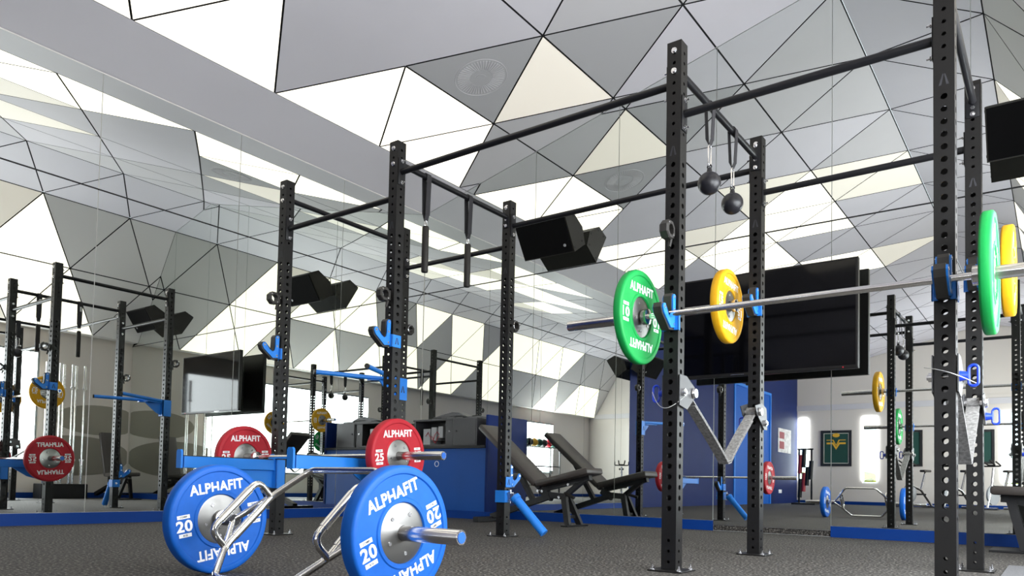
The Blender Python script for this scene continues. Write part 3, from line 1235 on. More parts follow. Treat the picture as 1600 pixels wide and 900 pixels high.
# ------------------------------------------------------------------ landmine on the rear upright
lm = empty('landmine_attachment', (PX['b'], DY, 0.30))
tag(lm, 'blue landmine tube hinged low on the rear upright and sloping down to the floor', 'landmine')
bm = bmesh.new()
box(bm, (0.0385, -0.045, -0.045), (0.0445, 0.045, 0.045), bev=0.001)
box(bm, (-0.0445, -0.045, -0.045), (-0.0385, 0.045, 0.045), bev=0.001)
box(bm, (-0.0445, -0.046, -0.045), (0.0445, -0.0385, 0.045), bev=0.001)
link('bracket', bm, M['blue'], lm)
bm = bmesh.new()
for dz in (-0.032, 0.026):
    box(bm, (0.0445, -0.022, dz), (0.078, 0.022, dz + 0.006), bev=0.001)
cyl(bm, (0.066, 0, -0.050), (0.066, 0, 0.045), 0.0075, n=12)
cyl(bm, (0.066, 0, 0.045), (0.066, 0, 0.051), 0.012, n=12)
box(bm, (0.062, -0.016, -0.024), (0.105, 0.016, 0.024), bev=0.002)
link('hinge', bm, M['zinc'], lm)
bm = bmesh.new()
A_, B_ = V(0.095, 0.010, 0.000), V(0.338, 0.055, -0.263)
d_ = (B_ - A_).normalized()
cyl(bm, A_, A_ + d_ * 0.03, 0.040, n=24)
cyl(bm, A_ + d_ * 0.02, B_, 0.033, n=24)
link('sleeve_tube', bm, M['blue'], lm, smooth=True)
bm = bmesh.new()
bolt_mesh(bm, (-0.0445, 0, 0.0), (-1, 0, 0), 0.010, 0.012, 0.008)
link('lock_pin', bm, M['zinc'], lm)


# ------------------------------------------------------------------ ring anchors
def make_ring():
    """faceted ring anchor; origin on the upright's face, pointing to -Y"""
    t = empty('ring_anchor')
    bm = bmesh.new()
    n = 8
    for x0, x1, ro, ri in ((-0.022, 0.022, 0.047, 0.027),):
        rows = []
        for x, r in ((x0, ri), (x0, ro - 0.005), (x0 + 0.006, ro), (x1 - 0.006, ro), (x1, ro - 0.005), (x1, ri)):
            rows.append([bm.verts.new((x, -0.056 + r * math.cos(2 * PI * (k + 0.5) / n), r * math.sin(2 * PI * (k + 0.5) / n))) for k in range(n)])
        rows.append(rows[0])
        for a, b in zip(rows, rows[1:]):
            for k in range(n):
                l = (k + 1) % n
                bm.faces.new((a[k], a[l], b[l], b[k]))
    box(bm, (-0.012, -0.016, -0.030), (0.012, -0.001, 0.030), bev=0.002)
    link('ring', bm, M['liner'], t)
    bm = bmesh.new()
    cyl(bm, (0, -0.018, -0.034), (0, -0.030, -0.075), 0.010, 0.007, 10)
    link('knob', bm, M['liner'], t)
    bm = bmesh.new()
    arc_ = [V(-0.024, -0.056 + 0.037 * math.cos(a), 0.037 * math.sin(a)) for a in [PI * (-0.35 + 1.0 * k / 14) for k in range(15)]]
    tube(bm, arc_, 0.0018, 6)
    bolt_mesh(bm, (0.022, -0.080, 0.026), (1, 0, 0), 0.004, 0.004)
    bolt_mesh(bm, (0.022, -0.034, -0.026), (1, 0, 0), 0.004, 0.004)
    link('clip', bm, M['zinc'], t)
    return t


ra = make_ring()
g = 'black ring anchors on the rig'
tag(ra, 'black ring anchor on the front of the leftmost front upright', 'ring anchor', g)
ra.location = (PX['a'], -HW, 1.68)
dup(ra, (PX['b'], -HW, 1.56), None, 'black ring anchor on the front upright above the empty blue J hook with side emblem', g)
dup(ra, (PX['c'], -HW, 1.61), None, 'black ring anchor on the front upright above the green 10 kg plate', g)
dup(ra, (PX['a'], DY + HW, 1.70), (0, 0, PI), 'black ring anchor peeking out right of the front upright, on the rear left upright', g)
dup(ra, (PX['b'], DY + HW, 1.61), (0, 0, PI), 'black ring anchor on the right side of the rear upright left of the benches', g)


# ------------------------------------------------------------------ safety straps
def make_strap():
    """webbing slung between the front and the rear upright of one side; origin at the front upright, bar height"""
    t = empty('safety_strap')
    L = DY
    pz = 0.0
    path = []
    y0, y1 = 0.155, L - 0.10
    for k in range(25):
        s = k / 24
        y = y0 + (y1 - y0) * s
        # a V with a soft bottom
        c = 0.56
        d = abs(s - c) / (c if s < c else 1 - c)
        path.append((y, pz - 0.020 - 0.305 * (1 - d ** 0.92)))
    bm = bmesh.new()
    ribbon(bm, [V(0, y, z) for y, z in path], (1, 0, 0), 0.058, 0.007)
    ribbon(bm, [V(0.003, y, z - 0.012) for y, z in path[1:-1]], (1, 0, 0), 0.054, 0.006)
    # loops round the pins
    for yc, sg in ((0.130, 1), (L - 0.075, -1)):
        pp = [V(0, yc + 0.024 * math.cos(a), 0.024 * math.sin(a)) for a in [2 * PI * k / 14 for k in range(15)]]
        ribbon(bm, pp, (1, 0, 0), 0.054, 0.006)
    link('webbing', bm, M['webbing'], t)
    for yc, sg in ((0.0, 1), (L, 1)):
        bm = bmesh.new()
        pl = [(-0.030, 0.075), (0.050, 0.075), (0.150, 0.030), (0.150, -0.020), (0.060, -0.085), (-0.030, -0.070)]
        if yc > 0:
            pl = [(-0.150, 0.030), (-0.030, 0.055), (0.060, 0.030), (0.075, -0.100), (0.020, -0.100), (-0.110, -0.020)]
        for s in (-1, 1):
            prism(bm, [(yc + y, z) for y, z in pl], 'x', s * 0.0405, s * 0.0455)
        box(bm, (-0.0455, yc + HW + 0.001, -0.055), (0.0455, yc + HW + 0.006, 0.025)) if yc == 0 else box(bm, (-0.0455, yc - HW - 0.006, -0.02), (0.0455, yc - HW - 0.001, 0.03))
        link('side_plates', bm, M['steel_plate'], t)
        yp = 0.130 if yc == 0 else L - 0.075
        bm = bmesh.new()
        cyl(bm, (-0.056, yp, 0), (0.056, yp, 0), 0.0155, n=16)
        cyl(bm, (0.050, yp, 0), (0.062, yp, 0), 0.026, 0.022, n=18)
        link('roller_pin', bm, M['zinc'], t, smooth=True)
    # locking pins with looped blue handles
    return t


def add_pin(t, y, z, s):
    """pull pin through the upright; its blue D handle on side s"""
    bm = bmesh.new()
    cyl(bm, (-s * 0.066, y, z), (s * 0.066, y, z), 0.0105, n=14)
    cyl(bm, (-s * 0.046, y, z), (-s * 0.060, y, z), 0.018, n=14)
    link('lock_pin', bm, M['zinc'], t, smooth=True)
    bm = bmesh.new()
    cyl(bm, (s * 0.046, y, z), (s * 0.074, y, z), 0.021, 0.015, n=16)
    ringp = []
    for k in range(28):
        a = 2 * PI * k / 28
        yy, zz = 0.016 * math.cos(a), 0.016 * math.sin(a)
        ringp.append(V(s * (0.091 + 0.016 * math.cos(a)), y, z + zz + (0.024 if math.sin(a) > 0 else -0.024)))
    tube(bm, ringp, 0.0055, 10, closed=True)
    link('pull_handle', bm, M['pull_blue'], t, smooth=True)


sc_ = make_strap()
sc_.location = (PX['c'], 0, 0.855)
g = 'grey safety straps in the right bay'
tag(sc_, 'grey safety strap hanging in a V between the two uprights right of the green plate', 'safety strap', g)
sd_ = dup(sc_, (PX['d'], 0, 0.855), None, 'grey safety strap hanging between the two nearest uprights at the right edge', g)
for t, s in ((sc_, -1), (sd_, 1)):
    add_pin(t, 0.004, -0.008, s)
    add_pin(t, DY + 0.020, -0.062, s)
    bm = bmesh.new()
    if s < 0:
        p0, p1 = V(-0.105, -0.01, 0.0), V(0.072, 0.01, -0.012)
        pts = [p0 + (p1 - p0) * k / 20 + V(0, -0.060 * math.sin(PI * k / 20), -0.080 * math.sin(PI * k / 20)) for k in range(21)]
    else:
        p0, p1 = V(-0.072, -0.02, 0.03), V(0.100, -0.012, -0.040)
        pts = [p0 + (p1 - p0) * k / 20 + V(0, -0.045 * math.sin(PI * k / 20), 0.006 * math.sin(PI * k / 20)) for k in range(21)]
    tube(bm, pts, 0.0016, 6)
    link('lanyard', bm, M['cable'], t, smooth=True)


# ------------------------------------------------------------------ hanging grips
def make_sling(t, drop, sh):
    """webbing loop over the bar, origin on the bar's axis (bar runs along y)"""
    bm = bmesh.new()
    r = BR + 0.004
    top = [V(r * math.cos(a), 0, r * math.sin(a)) for a in [PI * k / 10 for k in range(11)]]
    left = [V(-r + 0.010 * s, 0, -drop * s) for s in (0.3, 0.6, 0.85)]
    right = [V(r - 0.010 * s, 0, -drop * s) for s in (0.85, 0.6, 0.3)]
    path = right + top + left
    ribbon(bm, path, (0, 1, 0), 0.042, 0.003)
    ribbon(bm, [left[-1], V(0, 0, -drop), right[0]], (0, 1, 0), 0.034, 0.003)
    link('sling', bm, M['web_black'], t)


def make_strap_handle():
    t = empty('strap_handle')
    make_sling(t, 0.300, 0)
    bm = bmesh.new()
    tube(bm, [V(0, 0.010 * math.cos(a), -0.312 + 0.020 * math.sin(a)) for a in [2 * PI * k / 18 for k in range(18)]], 0.003, 8, closed=True)
    box(bm, (-0.0245, -0.011, -0.10), (-0.021, 0.011, -0.045))
    link('ring', bm, M['zinc'], t, smooth=True)
    bm = bmesh.new()
    lathe_x(bm, [(-0.640, 0), (-0.640, 0.0205), (-0.632, 0.023), (-0.340, 0.023), (-0.332, 0.0195), (-0.328, 0)], 20)
    bmesh.ops.rotate(bm, verts=bm.verts[:], cent=(0, 0, 0), matrix=Matrix.Rotation(-PI / 2, 3, 'Y'))
    link('grip', bm, M['grip_rubber'], t, smooth=True)
    return t


sh = make_strap_handle()
g = 'strap handles hanging from the rig'
tag(sh, 'left of two long black cylinder grips hanging on webbing from the cross bar', 'strap handle', g)
sh.location = (PX['b'], 0.275, 2.425)
dup(sh, (PX['b'], 0.715, 2.425), None, 'right of two long black cylinder grips hanging on webbing from the cross bar', g)


def make_ball():
    t = empty('ball_grip')
    make_sling(t, 0.215, 0)
    bm = bmesh.new()
    pts = []
    for k in range(28):
        a = 2 * PI * k / 28
        pts.append(V(0, 0.0185 * math.cos(a), -0.268 + 0.0185 * math.sin(a) + (0.040 if math.sin(a) > 0 else -0.040)))
    tube(bm, pts, 0.0033, 8, closed=True)
    link('carabiner', bm, M['zinc'], t, smooth=True)
    bm = bmesh.new()
    sphere(bm, (0, 0, -0.416), 0.0605, 32, 20)
    cyl(bm, (0, 0, -0.372), (0, 0, -0.335), 0.019, 0.011, 16)
    tube(bm, [V(0.011 * math.cos(a), 0, -0.328 + 0.011 * math.sin(a)) for a in [2 * PI * k / 16 for k in range(16)]], 0.004, 8, closed=True)
    link('ball', bm, M['iron'], t, smooth=True)
    return t


bl = make_ball()
g = 'ball grips hanging from the rig'
tag(bl, 'left, higher-looking black ball grip on a carabiner below the right cross bar', 'ball grip', g)
bl.location = (PX['c'], 0.425, 2.425)
dup(bl, (PX['c'], 0.770, 2.425), None, 'right black ball grip on a carabiner, nearer the rear upright', g)

# ------------------------------------------------------------------ wall screen and speakers
tv = empty('wall_screen', (2.405, YB - 0.235, 1.858))
tag(tv, 'wide black television mounted in front of the mirrors behind the yellow plate', 'television')
bm = bmesh.new()
box(bm, (-0.775, 0.0, -0.460), (0.775, 0.055, 0.460), bev=0.006)
link('housing', bm, M['bezel'], tv)
bm = bmesh.new()
box(bm, (-0.755, -0.003, -0.430), (0.755, 0.001, 0.443))
link('screen', bm, M['screen'], tv)
bm = bmesh.new()
box(bm, (-0.30, 0.055, -0.20), (0.30, 0.09, 0.20))
box(bm, (-0.06, 0.09, -0.08), (0.06, 0.236, 0.08))
link('wall_bracket', bm, M['frame_black'], tv)
bm = bmesh.new()
box(bm, (-0.28, -0.004, -0.449), (-0.16, -0.001, -0.4455))
link('trim_strip', bm, M['sleeve'], tv)
bm = bmesh.new()
cyl(bm, (0.66, -0.004, -0.4475), (0.66, -0.001, -0.4475), 0.005, n=12)
link('logo_dot', bm, mat('red_logo_glow', (0.3, 0.0, 0.01), 0.4, emit=(1, 0.02, 0.05), estr=0.6), tv)  # red dot of the maker's logo, with an added glow


def make_speaker():
    """wedge-backed speaker tilted down; origin at the middle of its front's upper edge"""
    t = empty('wall_speaker')
    hw = 0.315
    # cross-section in (y, z): front face from top to bottom, then the wedge back
    sec = [(0.0, 0.0), (0.215, -0.335), (0.42, -0.20), (0.36, -0.03), (0.16, 0.075)]
    bm = bmesh.new()
    prism(bm, sec, 'x', -hw, hw)
    link('cabinet', bm, M['speaker'], t)
    d = V(0, 0.215, -0.335).normalized()
    n = V(0, -0.335, -0.215).normalized()
    bm = bmesh.new()
    a0, a1 = d * 0.012, d * 0.386
    poly = [V(-hw + 0.012, 0, 0) + a0, V(hw - 0.012, 0, 0) + a0, V(hw - 0.012, 0, 0) + a1, V(-hw + 0.012, 0, 0) + a1]
    A = [bm.verts.new(p + n * 0.001) for p in poly]
    B = [bm.verts.new(p + n * 0.010) for p in poly]
    bm.faces.new(A)
    bm.faces.new(B)
    for i in range(4):
        bm.faces.new((A[i], A[(i + 1) % 4], B[(i + 1) % 4], B[i]))
    link('grille', bm, M['grille'], t)
    bm = bmesh.new()
    c = V(hw * 0.72, 0, 0) + d * 0.31 + n * 0.0105
    cyl(bm, c, c + n * 0.003, 0.016, n=16)
    link('badge', bm, M['case_grey'], t)
    for s in (-1, 1):
        for y, z in ((0.06, -0.005), (0.17, 0.035), (0.22, -0.285), (0.36, -0.18), (0.33, -0.05)):
            bm = bmesh.new()
            bolt_mesh(bm, (s * hw, y, z), (s, 0, 0), 0.009, 0.004)
            link('screw', bm, M['frame_black'], t)
    return t


sp = make_speaker()
g = 'wall speakers above the mirrors'
tag(sp, 'black wedge speaker hung high by the mirrors, left of the yellow plate', 'speaker', g)
sp.location = (0.145, 3.02, 3.150)
sp2 = dup(sp, (4.385, 3.02, 3.215), None, 'black wedge speaker cut by the right edge of the picture', g)
sp3 = dup(sp, (-1.40, -2.36, 2.74), (0, 0, PI / 2), 'black wedge speaker on the blue wall just past the mirrors, seen only in reflection', g)
for t in (sp, sp2, sp3):
    bm = bmesh.new()
    box(bm, (-0.05, 0.36, -0.14), (0.05, YB - 3.02, -0.06))
    link('wall_arm', bm, M['frame_black'], t)


# ------------------------------------------------------------------ benches
def make_bench(seat_rise, back_ang, back_len=0.92, fx=0.375, top=0.27, ext=0.0):
    """adjustable bench, seat end towards +x, origin on the floor under the hinge"""
    t = empty('adjustable_bench')
    hz = 0.40
    sl = 0.60
    a = math.radians(seat_rise)
    b = math.radians(back_ang)
    w0, w1 = 0.155, 0.155

    def pad(name, o, ang, length, flip):
        bm = bmesh.new()
        box(bm, (0.0, -w0, 0.0), (length, w0, 0.062), bev=0.018)
        R = Matrix.Rotation(-ang, 4, 'Y')
        if flip:
            R = Matrix.Rotation(ang, 4, 'Y') @ Matrix.Diagonal((-1, 1, 1, 1))
        bmesh.ops.transform(bm, matrix=Matrix.Translation(o) @ R, verts=bm.verts[:])
        return link(name, bm, M['pad'], t, smooth=True)
    pad('seat_pad', V(0.015, 0, hz - 0.03), a, sl, False)
    pad('back_pad', V(-0.015, 0, hz - 0.03), b, back_len, True)
    sd = V(math.cos(a), 0, math.sin(a))
    bd = V(-math.cos(b), 0, math.sin(b))
    bm = bmesh.new()
    O = V(0, 0, hz - 0.055)

    def beam(p, q, w_, h2):
        p, q = Vector(p), Vector(q)
        d = (q - p).normalized()
        up = d.cross(V(0, 1, 0)).normalized()
        vs = []
        for e in (p, q):
            for s, k in ((-1, -1), (1, -1), (1, 1), (-1, 1)):
                vs.append(bm.verts.new(e + V(0, s * w_ / 2, 0) + up * (k * h2 / 2)))
        for f in ((0, 1, 2, 3), (4, 5, 6, 7), (0, 1, 5, 4), (1, 2, 6, 5), (2, 3, 7, 6), (3, 0, 4, 7)):
            bm.faces.new([vs[i] for i in f])
    beam(O + sd * 0.03, O + sd * 0.56, 0.06, 0.05)
    beam(O + bd * 0.03, O + bd * 0.70, 0.06, 0.05)
    link('pad_rails', bm, M['frame_black'], t)
    bm = bmesh.new()
    mid = V(0.10, 0, 0.285)
    beam(mid, V(-0.62, 0, 0.055), 0.07, 0.055)
    beam(V(-0.01, 0, hz - 0.06), mid + V(0.02, 0, -0.02), 0.055, 0.07)
    beam(mid + V(-0.03, 0, 0.01), mid + V(0.20, 0, -0.005), 0.06, 0.06)
    link('main_frame', bm, M['frame_black'], t)
    bm = bmesh.new()
    for s in (-1, 1):
        beam(V(top, s * 0.03, 0.305 if ext == 0 else 0.35), V(fx - 0.005, s * 0.11, 0.012), 0.045, 0.055)
    box(bm, (fx - 0.04, -0.19, 0.0), (fx + 0.04 + ext, 0.19, 0.016), bev=0.003)
    beam(V(fx - 0.06, 0, 0.09), V(fx - 0.03, 0, 0.09), 0.22, 0.03)
    link('front_leg', bm, M['frame_black'], t)
    bm = bmesh.new()
    box(bm, (-0.66, -0.27, 0.0), (-0.59, 0.27, 0.055), bev=0.006)
    link('rear_foot', bm, M['frame_black'], t)
    bm = bmesh.new()
    beam(O + sd * 0.50, mid + V(0.16, 0, 0.0), 0.05, 0.045)
    beam(O + bd * 0.50, V(-0.10, 0, 0.22), 0.05, 0.045)
    link('support_strut', bm, M['frame_black'], t)
    for p in (O + sd * 0.33 + V(0, -0.032, -0.02), V(0.02, -0.032, hz - 0.07), V(-0.03, -0.032, hz - 0.07), mid + V(0.12, -0.034, -0.01)):
        bm = bmesh.new()
        cyl(bm, p, p + V(0, -0.012, 0), 0.014, n=14)
        link('pivot_bolt', bm, M['zinc'], t)
    bm = bmesh.new()
    cyl(bm, mid + V(0.17, -0.02, 0.03), mid + V(0.30, -0.06, -0.01), 0.014, 0.017, 14)
    link('grab_handle', bm, M['grip_rubber'], t, smooth=True)
    return t


b1 = make_bench(13, 40)
tag(b1, 'black adjustable bench with raised back in front of the mirrors, right of the blue counter', 'weight bench', 'adjustable benches')
b1.location = (0.37, 2.85, 0)
b2 = make_bench(2, 72, 0.78, 0.42, 0.50, 0.16)
tag(b2, 'black adjustable bench whose flat seat end enters at the right edge of the picture', 'weight bench', 'adjustable benches')
b2.location = (4.72, 2.93, 0)
b2.rotation_euler = (0, 0, PI)

# ------------------------------------------------------------------ counter and equipment cases
ctr = empty('blue_counter', (0, 0, 0))
tag(ctr, 'low blue counter in the mirrored corner behind the right red plate', 'counter')
bm = bmesh.new()
box(bm, (XL + 0.015, 3.10, 0.085), (-0.52, YB - 0.02, 0.78), bev=0.002)
link('body', bm, M['counter_blue'], ctr)
bm = bmesh.new()
box(bm, (XL + 0.015, 3.085, 0.0), (-0.515, YB - 0.02, 0.085))
link('plinth', bm, M['base_blue'], ctr)
bm = bmesh.new()
box(bm, (XL + 0.015, 3.075, 0.78), (-0.545, YB - 0.02, 0.81), bev=0.003)
link('worktop', bm, M['frame_black'], ctr)
bm = bmesh.new()
box(bm, (-0.545, 3.09, 0.085), (-0.515, YB - 0.02, 1.145))
link('end_panel', bm, M['wall_blue'], ctr)
bm = bmesh.new()
put_text(bm, '\u21ba', lambda x, y: V(-0.95 + x, 3.0985, 0.60 + y), 0.08) if False else tube(bm, [V(-1.26 + 0.030 * math.cos(a), 3.0985, 0.605 + 0.030 * math.sin(a)) for a in [2 * PI * k / 24 for k in range(24)]], 0.003, 6, closed=True)
link('round_mark', bm, M['white'], ctr)


def make_case():
    t = empty('equipment_case')
    w_, d_, h2 = 0.30, 0.135, 0.315
    bm = bmesh.new()
    th = 0.022
    box(bm, (-w_, -d_, 0), (w_, d_, th), bev=0.003)
    box(bm, (-w_ - 0.01, -d_ - 0.012, h2 - th), (w_ + 0.01, d_, h2), bev=0.003)
    box(bm, (-w_, -d_, th), (-w_ + th, d_, h2 - th))
    box(bm, (w_ - th * 5, -d_, th), (w_, d_, h2 - th))
    box(bm, (-w_ + th, d_ - 0.01, th), (w_ - th, d_, h2 - th))
    link('shell', bm, M['case'], t)
    bm = bmesh.new()
    box(bm, (-0.20, -d_ + 0.05, th), (-0.09, d_ - 0.02, 0.21), bev=0.003)
    box(bm, (-0.065, -d_ + 0.04, 0.07), (0.01, d_ - 0.02, 0.225), bev=0.003)
    box(bm, (0.035, -d_ + 0.05, 0.10), (0.105, d_ - 0.02, 0.235), bev=0.003)
    link('instruments', bm, M['case_grey'], t)
    bm = bmesh.new()
    tube(bm, [V(-0.15 + 0.03 * k, -d_ + 0.035 + 0.01 * math.sin(k * 2.1), 0.12 + 0.05 * math.sin(k * 1.3)) for k in range(8)], 0.004, 6)
    tube(bm, [V(-0.05 + 0.02 * k, -d_ + 0.03, 0.08 + 0.04 * math.cos(k * 1.1)) for k in range(7)], 0.004, 6)
    link('cables', bm, M['red_gear'], t, smooth=True)
    bm = bmesh.new()
    cyl(bm, (w_ - 0.05, -d_ - 0.004, 0.17), (w_ - 0.05, -d_ + 0.002, 0.17), 0.012, n=14)
    link('lock', bm, M['sleeve'], t)
    return t


c1 = make_case()
tag(c1, 'black open-fronted equipment case on the blue counter', 'equipment case')
c1.location = (-1.36, 3.27, 0.81)
bm = bmesh.new()
box(bm, (-0.115, -0.15, 0.0), (0.235, 0.14, 0.315), bev=0.004)
c2 = empty('metal_cabinet', (-0.935, 3.275, 0.81))
tag(c2, 'small black metal cabinet at the right end of the blue counter', 'cabinet')
link('body', bm, M['case'], c2)
bm = bmesh.new()
box(bm, (-0.10, -0.156, 0.015), (0.22, -0.150, 0.30))
dd = link('door', bm, M['case'], c2)
bm = bmesh.new()
cyl(bm, (-0.06, -0.164, 0.17), (-0.06, -0.156, 0.17), 0.011, n=14)
link('lock', bm, M['ink'], dd)
bm = bmesh.new()
for k in range(5):
    ox = -0.28 + k * 0.12
    box(bm, (ox, -0.10 + 0.01 * k, 0.0), (ox + 0.20, 0.09, 0.012 + 0.010 * (k % 3)), Matrix.Rotation(0.0, 4, 'Z'))
prism(bm, [(-0.30, 0.022), (-0.16, 0.050), (0.0, 0.078), (0.09, 0.070), (0.22, 0.022)], 'y', -0.08, 0.06)
fm = link('folded_cover', bm, M['steel_plate'])
fm.location = (-1.12, 3.27, 1.1255)
tag(fm, 'grey folded cover lying on the equipment cases', 'cover')

# ------------------------------------------------------------------ grey mat in the lower right corner
bm = bmesh.new()
box(bm, (4.265, -0.2, 0.0), (5.25, 1.62, 0.008), bev=0.002)
tag(link('rubber_mat', bm, M['mat_grey']), 'thin light grey rubber mat on the floor in the lower right corner', 'mat')


# ------------------------------------------------------------------ things that show in the mirrors only
def make_bar_stand():
    t = empty('bar_holder')
    bm = bmesh.new()
    box(bm, (-0.20, -0.36, 0.0), (0.10, 0.36, 0.24), bev=0.01)
    link('base', bm, M['frame_black'], t)
    tag(t, 'black floor holder full of upright barbells along the right wall', 'barbell holder')
    return t


bs = make_bar_stand()
bs.location = (5.10, 2.25, 0)
sb = empty('stored_barbell', (5.06, 1.97, 0.245))
bm = bmesh.new()
cyl(bm, (0, 0, 0.38), (0, 0, 1.60), 0.014, n=12)
link('shaft', bm, M['chrome'], sb, smooth=True)
for z0, z1 in ((0.0, 0.40), (1.58, 1.98)):
    bm = bmesh.new()
    cyl(bm, (0, 0, z0), (0, 0, z1), 0.025, n=16)
    cyl(bm, (0, 0, 0.38 if z0 == 0 else 1.58), (0, 0, 0.41 if z0 == 0 else 1.61), 0.037, n=16)
    link('sleeve', bm, M['chrome'], sb, smooth=True)
tag(sb, 'steel barbell stored upright in the black floor holder', 'barbell', 'barbells stored upright')
for k in range(1, 7):
    dup(sb, (5.02 + 0.10 * (k % 2), 1.97 + 0.095 * k, 0.245), (0, 0.0, 0), 'steel barbell stored upright in the black floor holder', 'barbells stored upright')


def picture(name, x, z, w_, h2, label):
    t = empty(name, (x, YF + 0.002, z))
    tag(t, label, 'framed picture', 'frames on the far wall')
    bm = bmesh.new()
    f = 0.06
    for lo, hi in (((-w_, 0, -h2), (w_, 0.04, -h2 + f)), ((-w_, 0, h2 - f), (w_, 0.04, h2)), ((-w_, 0, -h2 + f), (-w_ + f, 0.04, h2 - f)), ((w_ - f, 0, -h2 + f), (w_, 0.04, h2 - f))):
        box(bm, lo, hi)
    link('frame', bm, M['frame_dark'], t)
    bm = bmesh.new()
    box(bm, (-w_ + f, 0.002, -h2 + f), (w_ - f, 0.012, h2 - f))
    link('backing', bm, M['jersey_green'], t)
    return t


jf = picture('framed_jersey', -0.76, 1.62, 0.42, 0.52, 'framed dark green jersey with gold chevrons on the far wall, seen in the mirror')
bm = bmesh.new()
for s in (1,):
    for k, (zo, th) in enumerate(((0.02, 0.05), (0.13, 0.02))):
        prism(bm, [(-0.26, zo + 0.10), (-0.10, zo + 0.10), (0.0, zo - 0.06), (0.10, zo + 0.10), (0.26, zo + 0.10), (0.26, zo + 0.10 + th), (0.07, zo + 0.10 + th), (0.0, zo - 0.06 + th * 1.6), (-0.07, zo + 0.10 + th), (-0.26, zo + 0.10 + th)], 'y', 0.012, 0.018)
prism(bm, [(0.10 * math.cos(a), 0.38 + 0.06 * math.sin(a)) for a in [2 * PI * k / 20 for k in range(20)]], 'y', 0.012, 0.018)
link('chevrons', bm, M['gold'], jf)
bm = bmesh.new()
for lo, hi in (((-0.34, 0.012, -0.44), (0.34, 0.016, -0.425)), ((-0.34, 0.012, 0.425), (0.34, 0.016, 0.44)), ((-0.34, 0.012, -0.425), (-0.325, 0.016, 0.425)), ((0.325, 0.012, -0.425), (0.34, 0.016, 0.425))):
    box(bm, lo, hi)
link('mount_line', bm, M['skinbeige'], jf)
picture('framed_picture', 1.30, 1.60, 0.16, 0.50, 'narrow dark framed picture on the far wall, seen between mirror uprights')
picture('framed_picture', 2.95, 1.62, 0.16, 0.45, 'small dark framed picture on the far wall beside the right window')

po = empty('wall_poster', (XL, -11.68, 1.78), (0, 0, -PI / 2))
tag(po, 'pale printed poster on the blue wall, seen in the mirror', 'poster')
bm = bmesh.new()
box(bm, (-0.62, 0.001, -0.34), (0.62, 0.008, 0.34))
link('sheet', bm, M['poster'], po)
bm = bmesh.new()
box(bm, (-0.50, 0.008, 0.05), (-0.05, 0.010, 0.24))
box(bm, (-0.50, 0.008, -0.24), (-0.05, 0.010, -0.03))
link('print', bm, M['red_gear'], po)
bm = bmesh.new()
box(bm, (-0.14, 0, -0.05), (0.14, 0.010, 0.05), bev=0.002)
ou = link('wall_socket', bm, M['white'])
ou.location = (XL + 0.001, -11.27, 0.34)
ou.rotation_euler = (0, 0, -PI / 2)
tag(ou, 'white power socket low on the blue wall, seen in the mirror', 'power socket')


def make_bike():
    t = empty('spin_bike')
    bm = bmesh.new()
    lathe_x(bm, [(-0.02, 0), (-0.02, 0.24), (0.02, 0.24), (0.02, 0)], 32)
    bmesh.ops.translate(bm, verts=bm.verts[:], vec=(0, 0.38, 0.36))
    link('flywheel', bm, M['case_grey'], t, smooth=True)
    bm = bmesh.new()
    tube(bm, [V(0, 0.60, 0.05), V(0, 0.42, 0.62), V(0, 0.36, 1.02)], 0.03, 10)
    tube(bm, [V(0, 0.42, 0.60), V(0, -0.05, 0.45), V(0, -0.45, 0.06)], 0.03, 10)
    tube(bm, [V(0, -0.05, 0.45), V(0, -0.22, 0.92)], 0.026, 10)
    for y in (0.62, -0.46):
        cyl(bm, (-0.26, y, 0.035), (0.26, y, 0.035), 0.03, n=12)
    link('frame', bm, M['sleeve'], t, smooth=True)
    bm = bmesh.new()
    box(bm, (-0.08, -0.36, 0.92), (0.08, -0.10, 0.98), bev=0.02)
    link('saddle', bm, M['pad'], t)
    bm = bmesh.new()
    tube(bm, rounded([V(-0.22, 0.62, 1.16), V(-0.22, 0.40, 1.06), V(0.22, 0.40, 1.06), V(0.22, 0.62, 1.16)], 0.06), 0.018, 10)
    tube(bm, rounded([V(-0.10, 0.66, 1.20), V(-0.08, 0.42, 1.08), V(0.08, 0.42, 1.08), V(0.10, 0.66, 1.20)], 0.04), 0.018, 10)
    link('handlebar', bm, M['grip_rubber'], t, smooth=True)
    bm = bmesh.new()
    cyl(bm, (-0.16, -0.02, 0.34), (0.16, -0.02, 0.34), 0.02, n=10)
    box(bm, (-0.20, -0.20, 0.33), (-0.12, -0.10, 0.36))
    box(bm, (0.12, 0.06, 0.33), (0.20, 0.16, 0.36))
    link('pedals', bm, M['frame_black'], t)
    return t


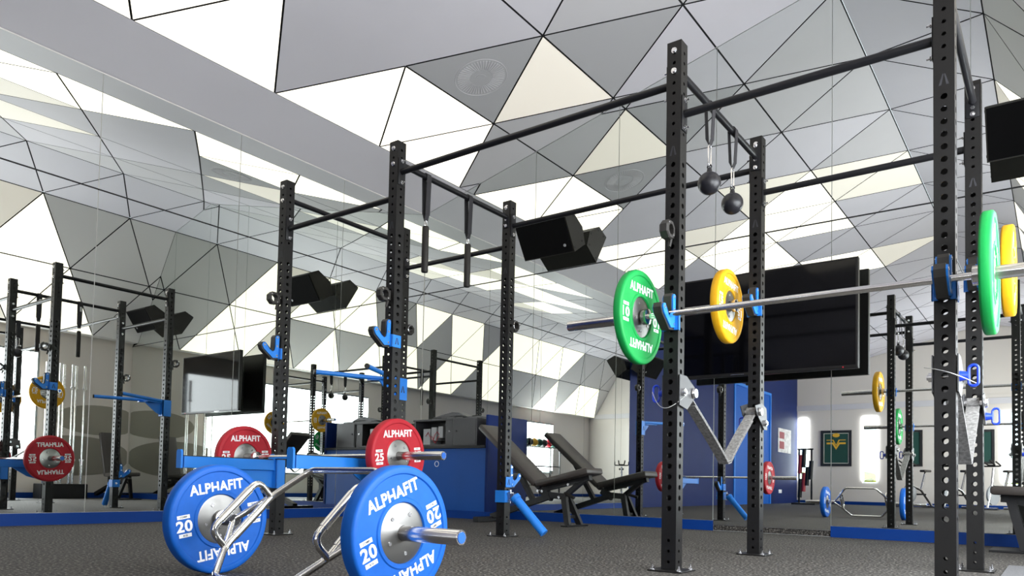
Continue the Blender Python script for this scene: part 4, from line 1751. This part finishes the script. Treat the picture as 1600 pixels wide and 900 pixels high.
bk = make_bike()
g = 'spin bikes along the far wall'
tag(bk, 'spin bike by the far wall, leftmost of three in the mirror', 'exercise bike', g)
bk.location, bk.rotation_euler = (1.55, -11.7, 0), (0, 0, 0.5)
dup(bk, (2.45, -11.7, 0), (0, 0, 0.5), 'spin bike by the far wall, middle of three in the mirror', g)
dup(bk, (3.35, -11.7, 0), (0, 0, 0.5), 'spin bike by the far wall, rightmost of three in the mirror', g)

ar = empty('gear_stand', (-1.0, -10.6, 0))
tag(ar, 'tall stand hung with black and dark red gear by the far wall', 'gear stand')
bm = bmesh.new()
for x in (-0.16, 0.16):
    box(bm, (x - 0.02, -0.02, 0.0), (x + 0.02, 0.02, 1.5))
box(bm, (-0.30, -0.22, 0), (0.30, 0.22, 0.05))
box(bm, (-0.2, -0.02, 1.46), (0.2, 0.02, 1.5))
link('frame', bm, M['frame_black'], ar)
for k in range(6):
    bm = bmesh.new()
    x, z = (-0.13 + 0.09 * (k % 4)), 0.45 + 0.16 * k
    cyl(bm, (x, 0.05, z - 0.26), (x + 0.03, 0.06, z + 0.24), 0.055, n=14)
    link('hanging_gear', bm, M['red_gear'] if k % 3 == 1 else M['frame_black'], ar, smooth=True)


# medicine balls on a rack under the far side windows
rk = empty('ball_rack', (5.0, -9.3, 0))
tag(rk, 'black three-shelf rack along the far right wall, seen between the benches in the mirror', 'rack')
bm = bmesh.new()
for y in (-0.95, 0.95):
    for x in (-0.18, 0.18):
        box(bm, (x - 0.02, y - 0.02, 0), (x + 0.02, y + 0.02, 1.62))
for z in (0.35, 0.95, 1.55):
    for x in (-0.16, 0.10):
        box(bm, (x, -0.95, z), (x + 0.05, 0.95, z + 0.03))
link('frame', bm, M['frame_black'], rk)
cols_ = ['jersey_green', 'pl_red', 'frame_black', 'jersey_green', 'gold', 'frame_black', 'jersey_green']
for k in range(7):
    bm = bmesh.new()
    sphere(bm, (0, 0, 0), 0.13, 20, 12)
    mb = link('medicine_ball', bm, M[cols_[k]], smooth=True)
    mb.location = (5.0, -10.1 + 0.267 * k, 1.705)
    tag(mb, 'medicine ball on the top shelf of the far black rack', 'medicine ball', 'medicine balls on the far rack')

bpy.context.view_layer.update()
